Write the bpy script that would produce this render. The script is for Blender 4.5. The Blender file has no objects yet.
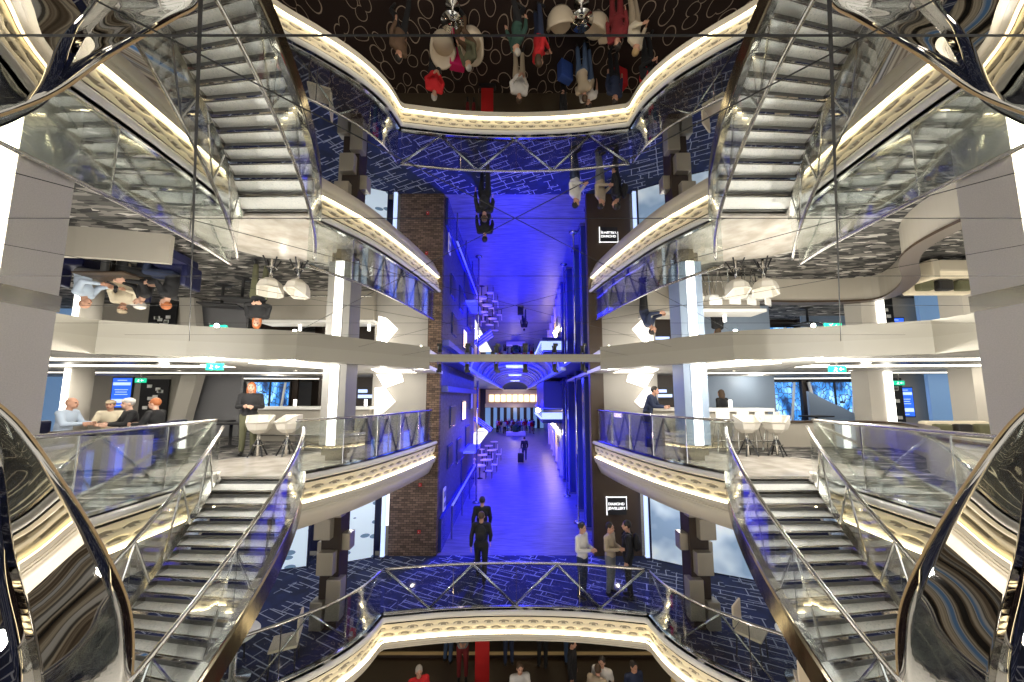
import bpy, bmesh, math, random
from mathutils import Vector, Matrix
from mathutils.geometry import tessellate_polygon
random.seed(7)
scn = bpy.context.scene
COL = scn.collection
PI = math.pi
LOW, BOT, MIR, CEIL = -3.47, -6.9, 2.4, 2.13      # low deck, bottom deck, mirror ceiling, deck ceiling

# ------------------------------------------------------------------ camera, world, exposure
cd = bpy.data.cameras.new('camera'); cam = bpy.data.objects.new('camera', cd); COL.objects.link(cam)
cd.sensor_width = 36.0; cd.lens = 340.0 / 1024 * 36
cd.clip_start = 0.02; cd.clip_end = 300
cam.location = (0, 0, 1.4)
cam.rotation_euler = (PI / 2 + math.atan(.103), 0, 0)
cd.shift_x = -3.0 / 1024; cd.shift_y = 20.0 / 1024
scn.camera = cam
wd = bpy.data.worlds.new('world'); scn.world = wd; wd.use_nodes = True
wd.node_tree.nodes['Background'].inputs[0].default_value = (1.0, .97, .92, 1)
wd.node_tree.nodes['Background'].inputs[1].default_value = 1.15
scn.view_settings.view_transform = 'Standard'; scn.view_settings.look = 'None'
scn.view_settings.exposure = 0.5; scn.view_settings.gamma = 1; scn.view_settings.use_curve_mapping = False
cy = scn.cycles
cy.max_bounces = 9; cy.glossy_bounces = 6; cy.diffuse_bounces = 3; cy.transparent_max_bounces = 24
cy.transmission_bounces = 4; cy.sample_clamp_indirect = 6.0; cy.caustics_reflective = True; cy.blur_glossy = .3
cy.use_denoising = True

def lamp(x, y, z, watts, color=(1, .93, .8), size=.08):
    l = bpy.data.lights.new('room_and_fill_light', 'POINT'); l.energy = watts; l.color = color; l.shadow_soft_size = size
    o = bpy.data.objects.new('room_and_fill_light', l); COL.objects.link(o); o.location = (x, y, z); return o

# ------------------------------------------------------------------ materials
M = {}
def newmat(name):
    m = bpy.data.materials.new(name); m.use_nodes = True; M[name] = m
    return m, m.node_tree, m.node_tree.nodes['Principled BSDF']
def mat(name, color, rough=.5, metal=0, emit=None, es=1.0, spec=None, coat=0):
    m, t, b = newmat(name)
    b.inputs['Base Color'].default_value = (*color, 1); b.inputs['Roughness'].default_value = rough
    b.inputs['Metallic'].default_value = metal
    if spec is not None: b.inputs['Specular IOR Level'].default_value = spec
    if coat: b.inputs['Coat Weight'].default_value = coat
    if emit: b.inputs['Emission Color'].default_value = (*emit, 1); b.inputs['Emission Strength'].default_value = es
    return m
def N(t, kind, **kw):
    n = t.nodes.new(kind)
    for k, v in kw.items():
        if k in n.inputs.keys(): n.inputs[k].default_value = v
        else: setattr(n, k, v)
    return n
def coords(t, scale=(1, 1, 1), rot=(0, 0, 0), loc=(0, 0, 0)):
    g = N(t, 'ShaderNodeNewGeometry'); mp = N(t, 'ShaderNodeMapping')
    mp.inputs['Scale'].default_value = scale; mp.inputs['Rotation'].default_value = rot; mp.inputs['Location'].default_value = loc
    t.links.new(g.outputs['Position'], mp.inputs['Vector']); return mp.outputs[0]
def ramp(t, fac, stops, interp='LINEAR'):
    r = N(t, 'ShaderNodeValToRGB'); r.color_ramp.interpolation = interp
    els = r.color_ramp.elements
    while len(els) < len(stops): els.new(.5)
    for e, (p, c) in zip(els, stops): e.position = p; e.color = (*c, 1) if len(c) == 3 else c
    t.links.new(fac, r.inputs[0]); return r.outputs[0]
def mth(t, op, a, b=None):
    n = N(t, 'ShaderNodeMath', operation=op)
    for i, v in enumerate((a, b)):
        if v is None: continue
        if isinstance(v, (int, float)): n.inputs[i].default_value = v
        else: t.links.new(v, n.inputs[i])
    return n.outputs[0]
def mix(t, fac, a, b):
    n = N(t, 'ShaderNodeMix', data_type='RGBA')
    for i, v in ((0, fac), (6, a), (7, b)):
        if isinstance(v, (int, float)): n.inputs[i].default_value = v
        elif isinstance(v, tuple): n.inputs[i].default_value = (*v, 1)
        else: t.links.new(v, n.inputs[i])
    return n.outputs[2]
def bump(t, b, h, s=.3, d=.02):
    n = N(t, 'ShaderNodeBump'); n.inputs['Strength'].default_value = s; n.inputs['Distance'].default_value = d
    t.links.new(h, n.inputs['Height']); t.links.new(n.outputs[0], b.inputs['Normal'])

mat('mirror', (.86, .86, .84), .0, 1)
mat('seam', (.01, .01, .01), .6)
mat('chrome', (.78, .77, .74), .1, 1)
mat('steel', (.55, .53, .5), .22, 1)
mat('dark_chrome', (.32, .30, .27), .02, 1)
mat('bronze', (.34, .30, .23), .2, 1)
mat('black', (.012, .012, .014), .45)
mat('charcoal', (.05, .05, .055), .5)
mat('soffit', (.38, .355, .29), .45)
mat('ceiling_white', (.72, .70, .66), .6)
mat('cream', (.86, .77, .56), .38)
mat('cream_plain', (.62, .57, .47), .4)
mat('lip', (.66, .64, .59), .25)
mat('taupe', (.36, .33, .28), .5)
mat('greige', (.47, .44, .39), .5)
mat('white', (.82, .81, .78), .35)
mat('offwhite_leather', (.66, .56, .42), .5)
mat('strip', (1, .95, .85), .5, emit=(1, .93, .76), es=5.5)
mat('strip_white', (1, 1, 1), .5, emit=(1, .96, .88), es=2.8)
mat('facet', (1, .97, .9), .5, emit=(1, .94, .82), es=1.25)
mat('column_grey', (.26, .25, .23), .6)
mat('tub_white', (.56, .53, .47), .4)
mat('wall_pale', (.36, .34, .31), .5)
mat('cove', (1, .95, .85), .5, emit=(1, .93, .78), es=2.6)
mat('led', (1, .85, .6), .5, emit=(1, .86, .55), es=7.5)
mat('fret', (.36, .31, .22), .6)
mat('lampface', (1, 1, 1), .5, emit=(1, .95, .85), es=9)
mat('green_sign', (.0, .3, .16), .4, emit=(.01, .6, .32), es=.8)
mat('letters', (.9, .9, .9), .4, emit=(1, 1, 1), es=.75)
mat('screen_blue', (.02, .07, .5), .3, emit=(.02, .10, .62), es=1.2)
mat('screen_pale', (.4, .5, .8), .3, emit=(.4, .52, .9), es=1.1)
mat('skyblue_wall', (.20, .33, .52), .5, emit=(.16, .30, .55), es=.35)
mat('blue_slope', (.30, .38, .5), .5)
mat('grey_wall', (.20, .20, .215), .5)
mat('brown_panel', (.05, .03, .017), .4)
mat('brown_dark', (.03, .018, .012), .5)
mat('blue_wall', (.10, .11, .28), .4)
mat('blue_gloss', (.04, .05, .20), .2)
mat('navy', (.01, .012, .05), .35)
mat('orange_skin', (.55, .30, .2), .5)
mat('plant', (.03, .12, .03), .6)
mat('red_panel', (.42, .01, .01), .5)
mat('wood_trim', (.26, .18, .09), .45, emit=(.5, .32, .12), es=.12)
mat('cube_metal', (.42, .38, .31), .35, .6)
mat('barrel', (.06, .07, .38), .45)
mat('barrel_rib', (.55, .62, .95), .4)
mat('warm_window', (1, .8, .5), .5, emit=(1, .72, .42), es=1.6)
mat('denim_glass', (.1, .2, .4), .3, emit=(.15, .3, .6), es=.5)
mat('pink_wall', (.55, .30, .28), .5)

def glass(name, tint, refl=.12, mixf=None):
    m, t, b = newmat(name); t.nodes.remove(b)
    tr = N(t, 'ShaderNodeBsdfTransparent'); tr.inputs[0].default_value = (*tint, 1)
    gl = N(t, 'ShaderNodeBsdfGlossy'); gl.inputs[0].default_value = (1, 1, 1, 1); gl.inputs['Roughness'].default_value = .02
    fr = N(t, 'ShaderNodeFresnel'); fr.inputs[0].default_value = 1.5
    k = mth(t, 'ADD', mth(t, 'MULTIPLY', fr.outputs[0], .6), refl)
    ms = N(t, 'ShaderNodeMixShader'); t.links.new(k, ms.inputs[0]); t.links.new(tr.outputs[0], ms.inputs[1]); t.links.new(gl.outputs[0], ms.inputs[2])
    t.links.new(ms.outputs[0], t.nodes['Material Output'].inputs[0])
glass('glass', (.92, .95, .94), .06)
glass('clear', (.95, .97, .97), .02)

# blue carpet with a scatter of thin pale rectangles
m, t, b = newmat('carpet_blue')
cv = coords(t, (1, 1, 1), (0, 0, .35))
lines = None
for sc, off, sd in ((1.15, .5, 0), (1.8, .37, 3.3)):
    mp = N(t, 'ShaderNodeMapping'); mp.inputs['Location'].default_value = (sd, sd * .7, 0); mp.inputs['Rotation'].default_value = (0, 0, sd * .03)
    t.links.new(cv, mp.inputs[0])
    br = N(t, 'ShaderNodeTexBrick', offset=off, squash=1.3, squash_frequency=2)
    br.inputs['Scale'].default_value = sc; br.inputs['Mortar Size'].default_value = .022 * sc / 1.9; br.inputs['Mortar Smooth'].default_value = 0
    br.inputs['Brick Width'].default_value = .9; br.inputs['Row Height'].default_value = .36
    t.links.new(mp.outputs[0], br.inputs['Vector'])
    vo = N(t, 'ShaderNodeTexVoronoi', distance='CHEBYCHEV'); vo.inputs['Scale'].default_value = 2.2
    t.links.new(mp.outputs[0], vo.inputs['Vector'])
    gate = mth(t, 'GREATER_THAN', vo.outputs['Color'], .50)
    l = mth(t, 'MULTIPLY', br.outputs['Fac'], gate)
    lines = l if lines is None else mth(t, 'MAXIMUM', lines, l)
nz = N(t, 'ShaderNodeTexNoise'); nz.inputs['Scale'].default_value = 3; t.links.new(cv, nz.inputs['Vector'])
base = ramp(t, nz.outputs[0], [(.35, (.004, .008, .035)), (.65, (.008, .017, .08))])
t.links.new(mix(t, mth(t, 'MULTIPLY', lines, .7), base, (.42, .45, .56)), b.inputs['Base Color']); b.inputs['Roughness'].default_value = .85

# dark carpet with pale pebble outlines
def pebble(name, scale, dark, pale, thick=.022):
    m, t, b = newmat(name)
    cv = coords(t, (scale * 1.15, scale * .75, scale), (0, 0, .6))
    nz = N(t, 'ShaderNodeTexNoise'); nz.inputs['Scale'].default_value = .8; nz.inputs['Detail'].default_value = 0
    t.links.new(cv, nz.inputs['Vector'])
    mv = N(t, 'ShaderNodeMix', data_type='VECTOR'); mv.inputs[0].default_value = .38
    t.links.new(cv, mv.inputs[4]); t.links.new(nz.outputs['Color'], mv.inputs[5])
    vo = N(t, 'ShaderNodeTexVoronoi', feature='F1', voronoi_dimensions='2D'); vo.inputs['Scale'].default_value = 1.9; vo.inputs['Randomness'].default_value = .62
    t.links.new(mv.outputs[1], vo.inputs['Vector'])
    d = mth(t, 'ABSOLUTE', mth(t, 'SUBTRACT', vo.outputs['Distance'], .36))
    ln = mth(t, 'LESS_THAN', d, thick)
    t.links.new(mix(t, ln, dark, pale), b.inputs['Base Color']); b.inputs['Roughness'].default_value = .8
pebble('carpet_pebble', 1.7, (.022, .010, .008), (.42, .33, .26))
pebble('carpet_pebble_upper', 1.7, (.018, .015, .010), (.45, .40, .30), .02)

# grey carpet of short black and white strokes
m, t, b = newmat('carpet_grey')
cv = coords(t, (1.3, 4.5, 1), (0, 0, -.25))
vo = N(t, 'ShaderNodeTexVoronoi', distance='MANHATTAN'); vo.inputs['Scale'].default_value = 2.6; t.links.new(cv, vo.inputs['Vector'])
t.links.new(ramp(t, vo.outputs['Color'], [(0, (.008, .008, .009)), (.34, (.05, .048, .045)), (.55, (.15, .14, .13)), (.80, (.42, .40, .37))], 'CONSTANT'), b.inputs['Base Color'])
b.inputs['Roughness'].default_value = .8

def noisy(name, a, c, scale, rough, vec=(1, 1, 1), bmp=0, detail=4):
    m, t, b = newmat(name); cv = coords(t, vec)
    nz = N(t, 'ShaderNodeTexNoise'); nz.inputs['Scale'].default_value = scale; nz.inputs['Detail'].default_value = detail
    t.links.new(cv, nz.inputs['Vector'])
    t.links.new(ramp(t, nz.outputs[0], [(.35, a), (.65, c)]), b.inputs['Base Color']); b.inputs['Roughness'].default_value = rough
    if bmp: bump(t, b, nz.outputs[0], bmp)
m, t, b = newmat('reflection_bands'); cv = coords(t, (.9, 1, 1), (0, 0, .5)); sx = N(t, 'ShaderNodeSeparateXYZ'); t.links.new(cv, sx.inputs[0])
wn = N(t, 'ShaderNodeTexNoise', noise_dimensions='1D'); wn.inputs['Scale'].default_value = 3.2; wn.inputs['Detail'].default_value = 3; t.links.new(sx.outputs[0], wn.inputs['W'])
t.links.new(ramp(t, wn.outputs[0], [(.3, (.015, .013, .01)), (.42, (.16, .12, .08)), (.5, (.55, .48, .36)), (.56, (.05, .045, .04)), (.64, (.62, .60, .55)), (.76, (.12, .26, .5))]), b.inputs['Base Color']); b.inputs['Roughness'].default_value = .25
mat('riser_grey', (.16, .16, .155), .3)
noisy('marble', (.40, .36, .31), (.58, .54, .49), 2.5, .12)
noisy('column_fabric', (.44, .42, .38), (.50, .47, .43), 90, .6)
noisy('wood_floor', (.08, .075, .09), (.19, .175, .19), 3, .42, (.6, 7, 1), .1)
noisy('slat_dark', (.02, .02, .022), (.07, .065, .06), 6, .3, (9, 9, .3))
noisy('spark', (.10, .11, .11), (.5, .5, .48), 14, .1, bmp=1.0)
# stair tread: white glass full of fine glitter
m, t, b = newmat('tread')
cv = coords(t)
v1 = N(t, 'ShaderNodeTexVoronoi'); v1.inputs['Scale'].default_value = 70; t.links.new(cv, v1.inputs['Vector'])
t.links.new(ramp(t, v1.outputs['Color'], [(.0, (.55, .58, .57)), (.2, (.80, .82, .80)), (.6, (.92, .92, .89))]), b.inputs['Base Color'])
b.inputs['Roughness'].default_value = .25
# bricks
def brick(name, a, c, mortar, sc=5, z=True, emis=None):
    m, t, b = newmat(name)
    cv = coords(t, (1, 1, 1), (PI / 2, 0, 0) if z else (0, 0, 0))
    br = N(t, 'ShaderNodeTexBrick'); br.inputs['Scale'].default_value = sc; br.inputs['Color1'].default_value = (*a, 1); br.inputs['Color2'].default_value = (*c, 1)
    br.inputs['Mortar'].default_value = (*mortar, 1); br.inputs['Mortar Size'].default_value = .02; br.inputs['Row Height'].default_value = .22; br.inputs['Brick Width'].default_value = .55
    t.links.new(cv, br.inputs['Vector']); t.links.new(br.outputs['Color'], b.inputs['Base Color']); b.inputs['Roughness'].default_value = .8
    bump(t, b, br.outputs['Fac'], -.5)
brick('brick_brown', (.07, .042, .028), (.20, .13, .09), (.02, .014, .012), 3.2)
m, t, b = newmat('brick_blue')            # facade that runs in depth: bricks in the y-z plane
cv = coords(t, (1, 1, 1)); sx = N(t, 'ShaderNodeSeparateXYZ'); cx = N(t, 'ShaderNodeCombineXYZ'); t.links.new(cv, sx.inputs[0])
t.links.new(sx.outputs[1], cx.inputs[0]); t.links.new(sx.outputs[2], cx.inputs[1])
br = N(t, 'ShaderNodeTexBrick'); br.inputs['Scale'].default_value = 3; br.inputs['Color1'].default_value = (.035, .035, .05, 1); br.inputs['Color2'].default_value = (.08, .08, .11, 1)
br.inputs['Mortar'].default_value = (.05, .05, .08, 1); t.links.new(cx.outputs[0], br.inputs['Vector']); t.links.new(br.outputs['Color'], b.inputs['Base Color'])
# window pattern: blue night glass with a white web of bars
def webwin(name, sc, strength):
    m, t, b = newmat(name); cv = coords(t, (1, 1, .6))
    vo = N(t, 'ShaderNodeTexVoronoi', feature='DISTANCE_TO_EDGE'); vo.inputs['Scale'].default_value = sc; t.links.new(cv, vo.inputs['Vector'])
    nz = N(t, 'ShaderNodeTexNoise'); nz.inputs['Scale'].default_value = 2.2; t.links.new(cv, nz.inputs['Vector'])
    bc = ramp(t, nz.outputs[0], [(.35, (.01, .03, .10)), (.5, (.04, .22, .62)), (.68, (.35, .65, .95))])
    c = mix(t, mth(t, 'LESS_THAN', vo.outputs['Distance'], .05), bc, (.01, .015, .03))
    t.links.new(c, b.inputs['Base Color']); t.links.new(c, b.inputs['Emission Color']); b.inputs['Emission Strength'].default_value = strength * 1.3
webwin('night_window', 6.5, .9)
# shop poster: icy blue print with rows of dark marks
m, t, b = newmat('poster'); cv = coords(t, (1, 1, 1), (0, 0, 0))
vo = N(t, 'ShaderNodeTexVoronoi'); vo.inputs['Scale'].default_value = 3.1; vo.inputs['Randomness'].default_value = .5
mp = N(t, 'ShaderNodeMapping'); mp.inputs['Scale'].default_value = (.75, .75, 1.7); t.links.new(cv, mp.inputs[0]); t.links.new(mp.outputs[0], vo.inputs['Vector'])
c = mix(t, mth(t, 'LESS_THAN', vo.outputs['Distance'], .36), (.52, .62, .72), (.10, .17, .26))
t.links.new(c, b.inputs['Base Color']); t.links.new(c, b.inputs['Emission Color']); b.inputs['Emission Strength'].default_value = .5
m, t, b = newmat('poster_plain'); cv = coords(t, (1, 1, 1))
nz = N(t, 'ShaderNodeTexNoise'); nz.inputs['Scale'].default_value = 1.1; t.links.new(cv, nz.inputs['Vector'])
c = ramp(t, nz.outputs[0], [(.38, (.22, .32, .46)), (.55, (.48, .58, .68)), (.7, (.72, .78, .82))])
t.links.new(c, b.inputs['Base Color']); t.links.new(c, b.inputs['Emission Color']); b.inputs['Emission Strength'].default_value = .42
def cloth(name, c): mat('cloth_' + name, c, .85)
for n_, c_ in dict(black=(.012, .012, .014), navy=(.02, .03, .07), white=(.62, .60, .57), grey=(.18, .18, .18), red=(.55, .015, .02), magenta=(.6, .01, .12),
                   olive=(.10, .10, .055), beige=(.42, .34, .24), blue=(.03, .08, .35), maroon=(.16, .012, .015), denim=(.06, .10, .19), green=(.03, .08, .06),
                   lightblue=(.42, .50, .62), cream=(.62, .55, .42), brown=(.12, .07, .04)).items(): cloth(n_, c_)
mat('skin', (.50, .27, .18), .5); mat('skin_pale', (.60, .36, .26), .5); mat('skin_dark', (.20, .10, .06), .5)
mat('eye', (.02, .02, .02), .3); mat('mouth', (.30, .06, .05), .5)
mat('hair_dark', (.015, .011, .009), .6); mat('hair_brown', (.07, .04, .02), .6); mat('hair_orange', (.42, .13, .04), .6); mat('hair_grey', (.38, .36, .33), .6); mat('hair_blond', (.42, .28, .12), .6)

# ------------------------------------------------------------------ mesh helpers
def tagp(o, label=None, cat=None, group=None, kind=None):
    if label: o['label'] = label
    if cat: o['category'] = cat
    if group: o['group'] = group
    if kind: o['kind'] = kind
    return o
def obj(name, bm, m, parent=None, smooth=False, label=None):
    me = bpy.data.meshes.new(name)
    bmesh.ops.recalc_face_normals(bm, faces=bm.faces[:])
    bm.to_mesh(me); bm.free()
    for mm in (m if isinstance(m, (list, tuple)) else [m]): me.materials.append(M[mm] if isinstance(mm, str) else mm)
    if smooth:
        for p in me.polygons: p.use_smooth = True
    o = bpy.data.objects.new(name, me); COL.objects.link(o)
    if parent: o.parent = parent
    if label: o['label'] = label
    return o
def thing(name, label, cat, loc=(0, 0, 0), rz=0, group=None):
    o = bpy.data.objects.new(name, None); COL.objects.link(o); o.location = loc; o.rotation_euler = (0, 0, rz)
    o.empty_display_size = .1
    return tagp(o, label, cat, group)
def struct(name, bm, m, parent=None, smooth=False):
    o = obj(name, bm, m, parent, smooth)
    if not parent: o['kind'] = 'structure'
    return o
def B(): return bmesh.new()
def box(bm, x0, x1, y0, y1, z0, z1, rz=0, bev=0):
    c = Vector(((x0 + x1) / 2, (y0 + y1) / 2, (z0 + z1) / 2))
    r = bmesh.ops.create_cube(bm, size=1)
    mt = Matrix.Translation(c) @ Matrix.Rotation(rz, 4, 'Z') @ Matrix.Diagonal((abs(x1 - x0), abs(y1 - y0), abs(z1 - z0), 1))
    bmesh.ops.transform(bm, matrix=mt, verts=r['verts'])
    if bev:
        es = list({e for v in r['verts'] for e in v.link_edges})
        bmesh.ops.bevel(bm, geom=es, offset=bev, segments=2, affect='EDGES', profile=.6)
    return bm
def bx(*a, **k): return box(B(), *a, **k)
def tube(bm, pts, r, seg=8, cap=True):
    pts = [Vector(p) for p in pts]; rings = []
    rr = r if isinstance(r, (list, tuple)) else [r] * len(pts)
    for i, p in enumerate(pts):
        d = (pts[min(i + 1, len(pts) - 1)] - pts[max(i - 1, 0)]).normalized()
        u = d.cross(Vector((0, 0, 1)));
        if u.length < .05: u = d.cross(Vector((1, 0, 0)))
        u.normalize(); v = d.cross(u)
        rings.append([bm.verts.new(p + rr[i] * (math.cos(2 * PI * k / seg) * u + math.sin(2 * PI * k / seg) * v)) for k in range(seg)])
    for a, b_ in zip(rings, rings[1:]):
        for k in range(seg): bm.faces.new((a[k], a[(k + 1) % seg], b_[(k + 1) % seg], b_[k]))
    if cap:
        bm.faces.new(rings[0][::-1]); bm.faces.new(rings[-1])
    return bm
def lathe(bm, prof, c=(0, 0, 0), seg=20, sx=1, sy=1):
    rings = []
    for r, z in prof:
        rings.append([bm.verts.new((c[0] + sx * r * math.cos(2 * PI * k / seg), c[1] + sy * r * math.sin(2 * PI * k / seg), c[2] + z)) for k in range(seg)])
    for a, b_ in zip(rings, rings[1:]):
        for k in range(seg): bm.faces.new((a[k], a[(k + 1) % seg], b_[(k + 1) % seg], b_[k]))
    bm.faces.new(rings[0][::-1]); bm.faces.new(rings[-1]); return bm
def poly(bm, pts, z0, z1):
    lo = [bm.verts.new((x, y, z0)) for x, y in pts]; hi = [bm.verts.new((x, y, z1)) for x, y in pts]
    n = len(pts)
    for i in range(n): bm.faces.new((lo[i], lo[(i + 1) % n], hi[(i + 1) % n], hi[i]))
    for tri in tessellate_polygon([[Vector((x, y, 0)) for x, y in pts]]):
        if len(set(tri)) < 3: continue
        for q in ([hi[i] for i in tri], [lo[i] for i in tri][::-1]):
            try: bm.faces.new(q)
            except ValueError: pass
    return bm
def smooth(pts, n=8):
    P_ = [Vector(p) for p in pts]; out = []
    for i in range(len(P_) - 1):
        a = P_[max(i - 1, 0)]; b_ = P_[i]; c = P_[i + 1]; d = P_[min(i + 2, len(P_) - 1)]
        for k in range(n):
            s = k / n
            out.append(.5 * ((2 * b_) + (c - a) * s + (2 * a - 5 * b_ + 4 * c - d) * s * s + (3 * b_ - a - 3 * c + d) * s ** 3))
    out.append(P_[-1]); return [tuple(v) for v in out]
def resample(pts, step):
    P_ = [Vector(p) for p in pts]; L = [0]
    for a, b_ in zip(P_, P_[1:]): L.append(L[-1] + (b_ - a).length)
    n = max(1, int(round(L[-1] / step))); out = []; j = 0
    for k in range(n + 1):
        s = L[-1] * k / n
        while j < len(P_) - 2 and L[j + 1] < s: j += 1
        f = (s - L[j]) / max(1e-9, L[j + 1] - L[j]); out.append(tuple(P_[j].lerp(P_[j + 1], min(1, f))))
    return out
def normals2(pts):                       # unit normal to the right of travel, in plan
    out = []
    for i in range(len(pts)):
        a = pts[max(i - 1, 0)]; b_ = pts[min(i + 1, len(pts) - 1)]
        d = Vector((b_[0] - a[0], b_[1] - a[1])).normalized(); out.append((d.y, -d.x))
    return out
def sweep(bm, pts, prof, side=1, closed=True):
    """pts: (x,y,z) path; prof: (offset to the right of travel * side, dz)"""
    ns = normals2(pts); rings = []
    for p, n in zip(pts, ns):
        z = p[2] if len(p) > 2 else 0
        rings.append([bm.verts.new((p[0] + n[0] * o * side, p[1] + n[1] * o * side, z + h)) for o, h in prof])
    k = len(prof)
    for a, b_ in zip(rings, rings[1:]):
        for i in range(k if closed else k - 1): bm.faces.new((a[i], a[(i + 1) % k], b_[(i + 1) % k], b_[i]))
    if closed: bm.faces.new(rings[0][::-1]); bm.faces.new(rings[-1])
    return bm
def mx(pts, s): return [(p[0] * s,) + tuple(p[1:]) for p in pts]
def dup(root, loc=None, rz=None, label=None, group=None, parent=None):
    r = root.copy(); COL.objects.link(r)
    if parent: r.parent = parent
    if loc is not None: r.location = loc
    if rz is not None: r.rotation_euler = (0, 0, rz)
    if label: r['label'] = label
    if group: r['group'] = group
    for ch in list(root.children): dup(ch, parent=r)
    return r
# ------------------------------------------------------------------ deck and arcade lamps, plus added fill lamps
for s in (-1, 1):
    for x, y in ((5.2, 7.6), (8.5, 8.2), (12, 8), (8.5, 12), (13.5, 13), (7.6, 4.6), (10, 4.5)): lamp(s * x, y, 2.0, 15)
    lamp(s * 3.5, 9.0, 2.0, 6)
    for x, y in ((4.6, 9.6), (7.5, 8.2), (8.5, 5.0)): lamp(s * x, y, -.75, 34, (.92, .93, 1))
    for x, y in ((2.5, 9.6), (5.5, 8.5), (1.2, 13.5)): lamp(s * x, y, -4.3, 16, (1, .82, .62))
    lamp(s * 4.6, 2.6, -1.2, 60, (1, .95, .88)); lamp(s * 2.2, 4.8, -4.6, 60, (1, .86, .7), .02); lamp(s * 6.4, 1.2, 2.1, 40)
for y, e in ((13.0, 130), (14.5, 420), (17, 700), (22, 700), (28, 600), (36, 600), (45, 400)):
    sp = lamp(0, y, 2.3, e, (.012, .012, 1), .03); sp.name = 'arcade_blue_light'
    if y > 13.5: sp.data = bpy.data.lights.new('arcade_blue_light', 'SPOT'); sp.data.energy = e * 4.2; sp.data.color = (.012, .012, 1); sp.data.spot_size = 2.1; sp.data.spot_blend = .4; sp.data.shadow_soft_size = .03
for y in (19, 23, 27): lamp(-2.9, y, -1.2, 40, (1, .62, .5), .15)
for y in (25, 29, 33): lamp(3.0, y, -1.3, 45, (1, .66, .42), .15)
for y in (15, 21, 28, 36, 44): lamp(0, y, 2.75, 110, (.02, .03, 1), .03)
lamp(0, 49, -.6, 90, (1, .75, .55), .3)
for s in (-1, 1):
    lamp(s * 5.8, 3.95, 2.25, 50, (1, .96, .9), .03); lamp(s * 5.75, 6.45, 2.05, 130, (1, .96, .88), .03); lamp(s * 4.6, 7.0, 2.05, 34, (1, .96, .88), .03); lamp(s * 5.7, 2.4, 2.2, 130, (1, .96, .9), .03); lamp(s * 2.6, 9.3, 2.05, 9, (1, .96, .88), .03)  # fill lamps added at soffit edges and columns to brighten the stair treads

# ------------------------------------------------------------------ edges of the openings (left half; mirrored for the right)
LOWEDGE_L = smooth([(-2.92, 8.05, LOW), (-3.05, 7.4, LOW), (-3.4, 6.8, LOW), (-3.95, 6.25, LOW), (-4.6, 5.7, LOW), (-5.2, 4.9, LOW), (-5.55, 3.9, LOW), (-5.4, 2.8, LOW), (-4.5, 1.9, LOW), (-3.0, 1.5, LOW), (-1.4, 1.35, LOW), (0, 1.3, LOW)], 8)
CENTRE = smooth([(2.92, 8.05, LOW), (1.5, 8.26, LOW), (0, 8.33, LOW), (-1.5, 8.26, LOW), (-2.92, 8.05, LOW)], 8)
LOWPATH = mx(LOWEDGE_L, -1)[::-1][1:] + CENTRE[1:-1] + LOWEDGE_L[:-1]
BALC_L = smooth([(-2.5, 10.95, 0), (-2.68, 9.8, 0), (-2.92, 8.6, 0), (-3.2, 7.5, 0), (-3.55, 6.7, 0), (-3.86, 6.14, 0)], 8)
GAL_L = smooth([(-5.2, 6.14, 0), (-5.03, 5.4, 0), (-4.93, 4.5, 0), (-4.88, 3.6, 0), (-4.9, 2.6, 0), (-5.0, 1.2, 0), (-5.1, -.5, 0)], 8)

# ------------------------------------------------------------------ floors
for s in (-1, 1):
    g = -s
    half = [(p[0] * g, p[1]) for p in CENTRE[16:-1] + LOWEDGE_L]
    struct('floor', poly(B(), half + [(0, -4), (s * 20, -4), (s * 20, 11), (0, 11)], LOW - .04, LOW), 'carpet_blue')
    struct('floor', bx(*sorted((s * 6.2, s * 20)), -4, 7.2, LOW, LOW + .012), 'reflection_bands')  # banded floor added out of view so the polished wings reflect streaks
    ins = [(p[0] * g * 1.08, p[1] + .08 * (p[1] - 4.5)) for p in CENTRE[16:-1] + LOWEDGE_L]
    struct('ceiling', poly(B(), ins + [(0, -4), (s * 20, -4), (s * 20, 15), (0, 15)], LOW - .62, LOW - .58), 'brown_dark')
struct('floor', bx(-14, 14, -6, 10.62, BOT - .05, BOT), 'carpet_pebble')
struct('floor', bx(-14, 14, 10.62, 15, BOT - .05, BOT + .005), 'brown_panel')
struct('floor', bx(-3.6, 7, 11.0, 53, LOW - .05, LOW), 'wood_floor')
for s in (-1, 1):
    nm = 'left' if s < 0 else 'right'
    g = -s                                    # g = 1 for the left original, -1 for its mirror
    bal = [(p[0], p[1]) for p in mx(BALC_L, g)]; gal = [(p[0], p[1]) for p in mx(GAL_L, g)]
    outer = [(s * 20, -.5), (s * 20, 18), (s * 2.5, 18)]
    # marble landing and grey carpet around it
    lim = [(s * 6.9, 6.14), (s * 6.8, 7.3), (s * 6.2, 8.1), (s * 5.0, 8.4), (s * 4.3, 9.2), (s * 4.1, 10.9)]
    struct('floor', poly(B(), bal + [(s * 5.2, 6.14)] + lim, -.05, 0), 'marble')
    struct('floor', poly(B(), gal[:30] + [(s * 20, gal[29][1]), (s * 20, 18), (s * 4.1, 18)] + lim[::-1], -.05, 0), 'carpet_grey')
    struct('floor', poly(B(), gal[29:] + [(s * 20, -.5), (s * 20, gal[29][1])], -.05, 0), 'carpet_pebble_upper')
    # underside of the upper deck
    und = [(p[0] + s * .4, p[1]) for p in mx(BALC_L, g)] + [(s * 5.2, 6.3)] + [(p[0] + s * .4, p[1]) for p in mx(GAL_L, g)] + [(s * 20, -.5), (s * 20, 11), (s * 2.9, 11)]
    struct('ceiling', poly(B(), und, -.56, -.52), 'ceiling_white')

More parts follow.
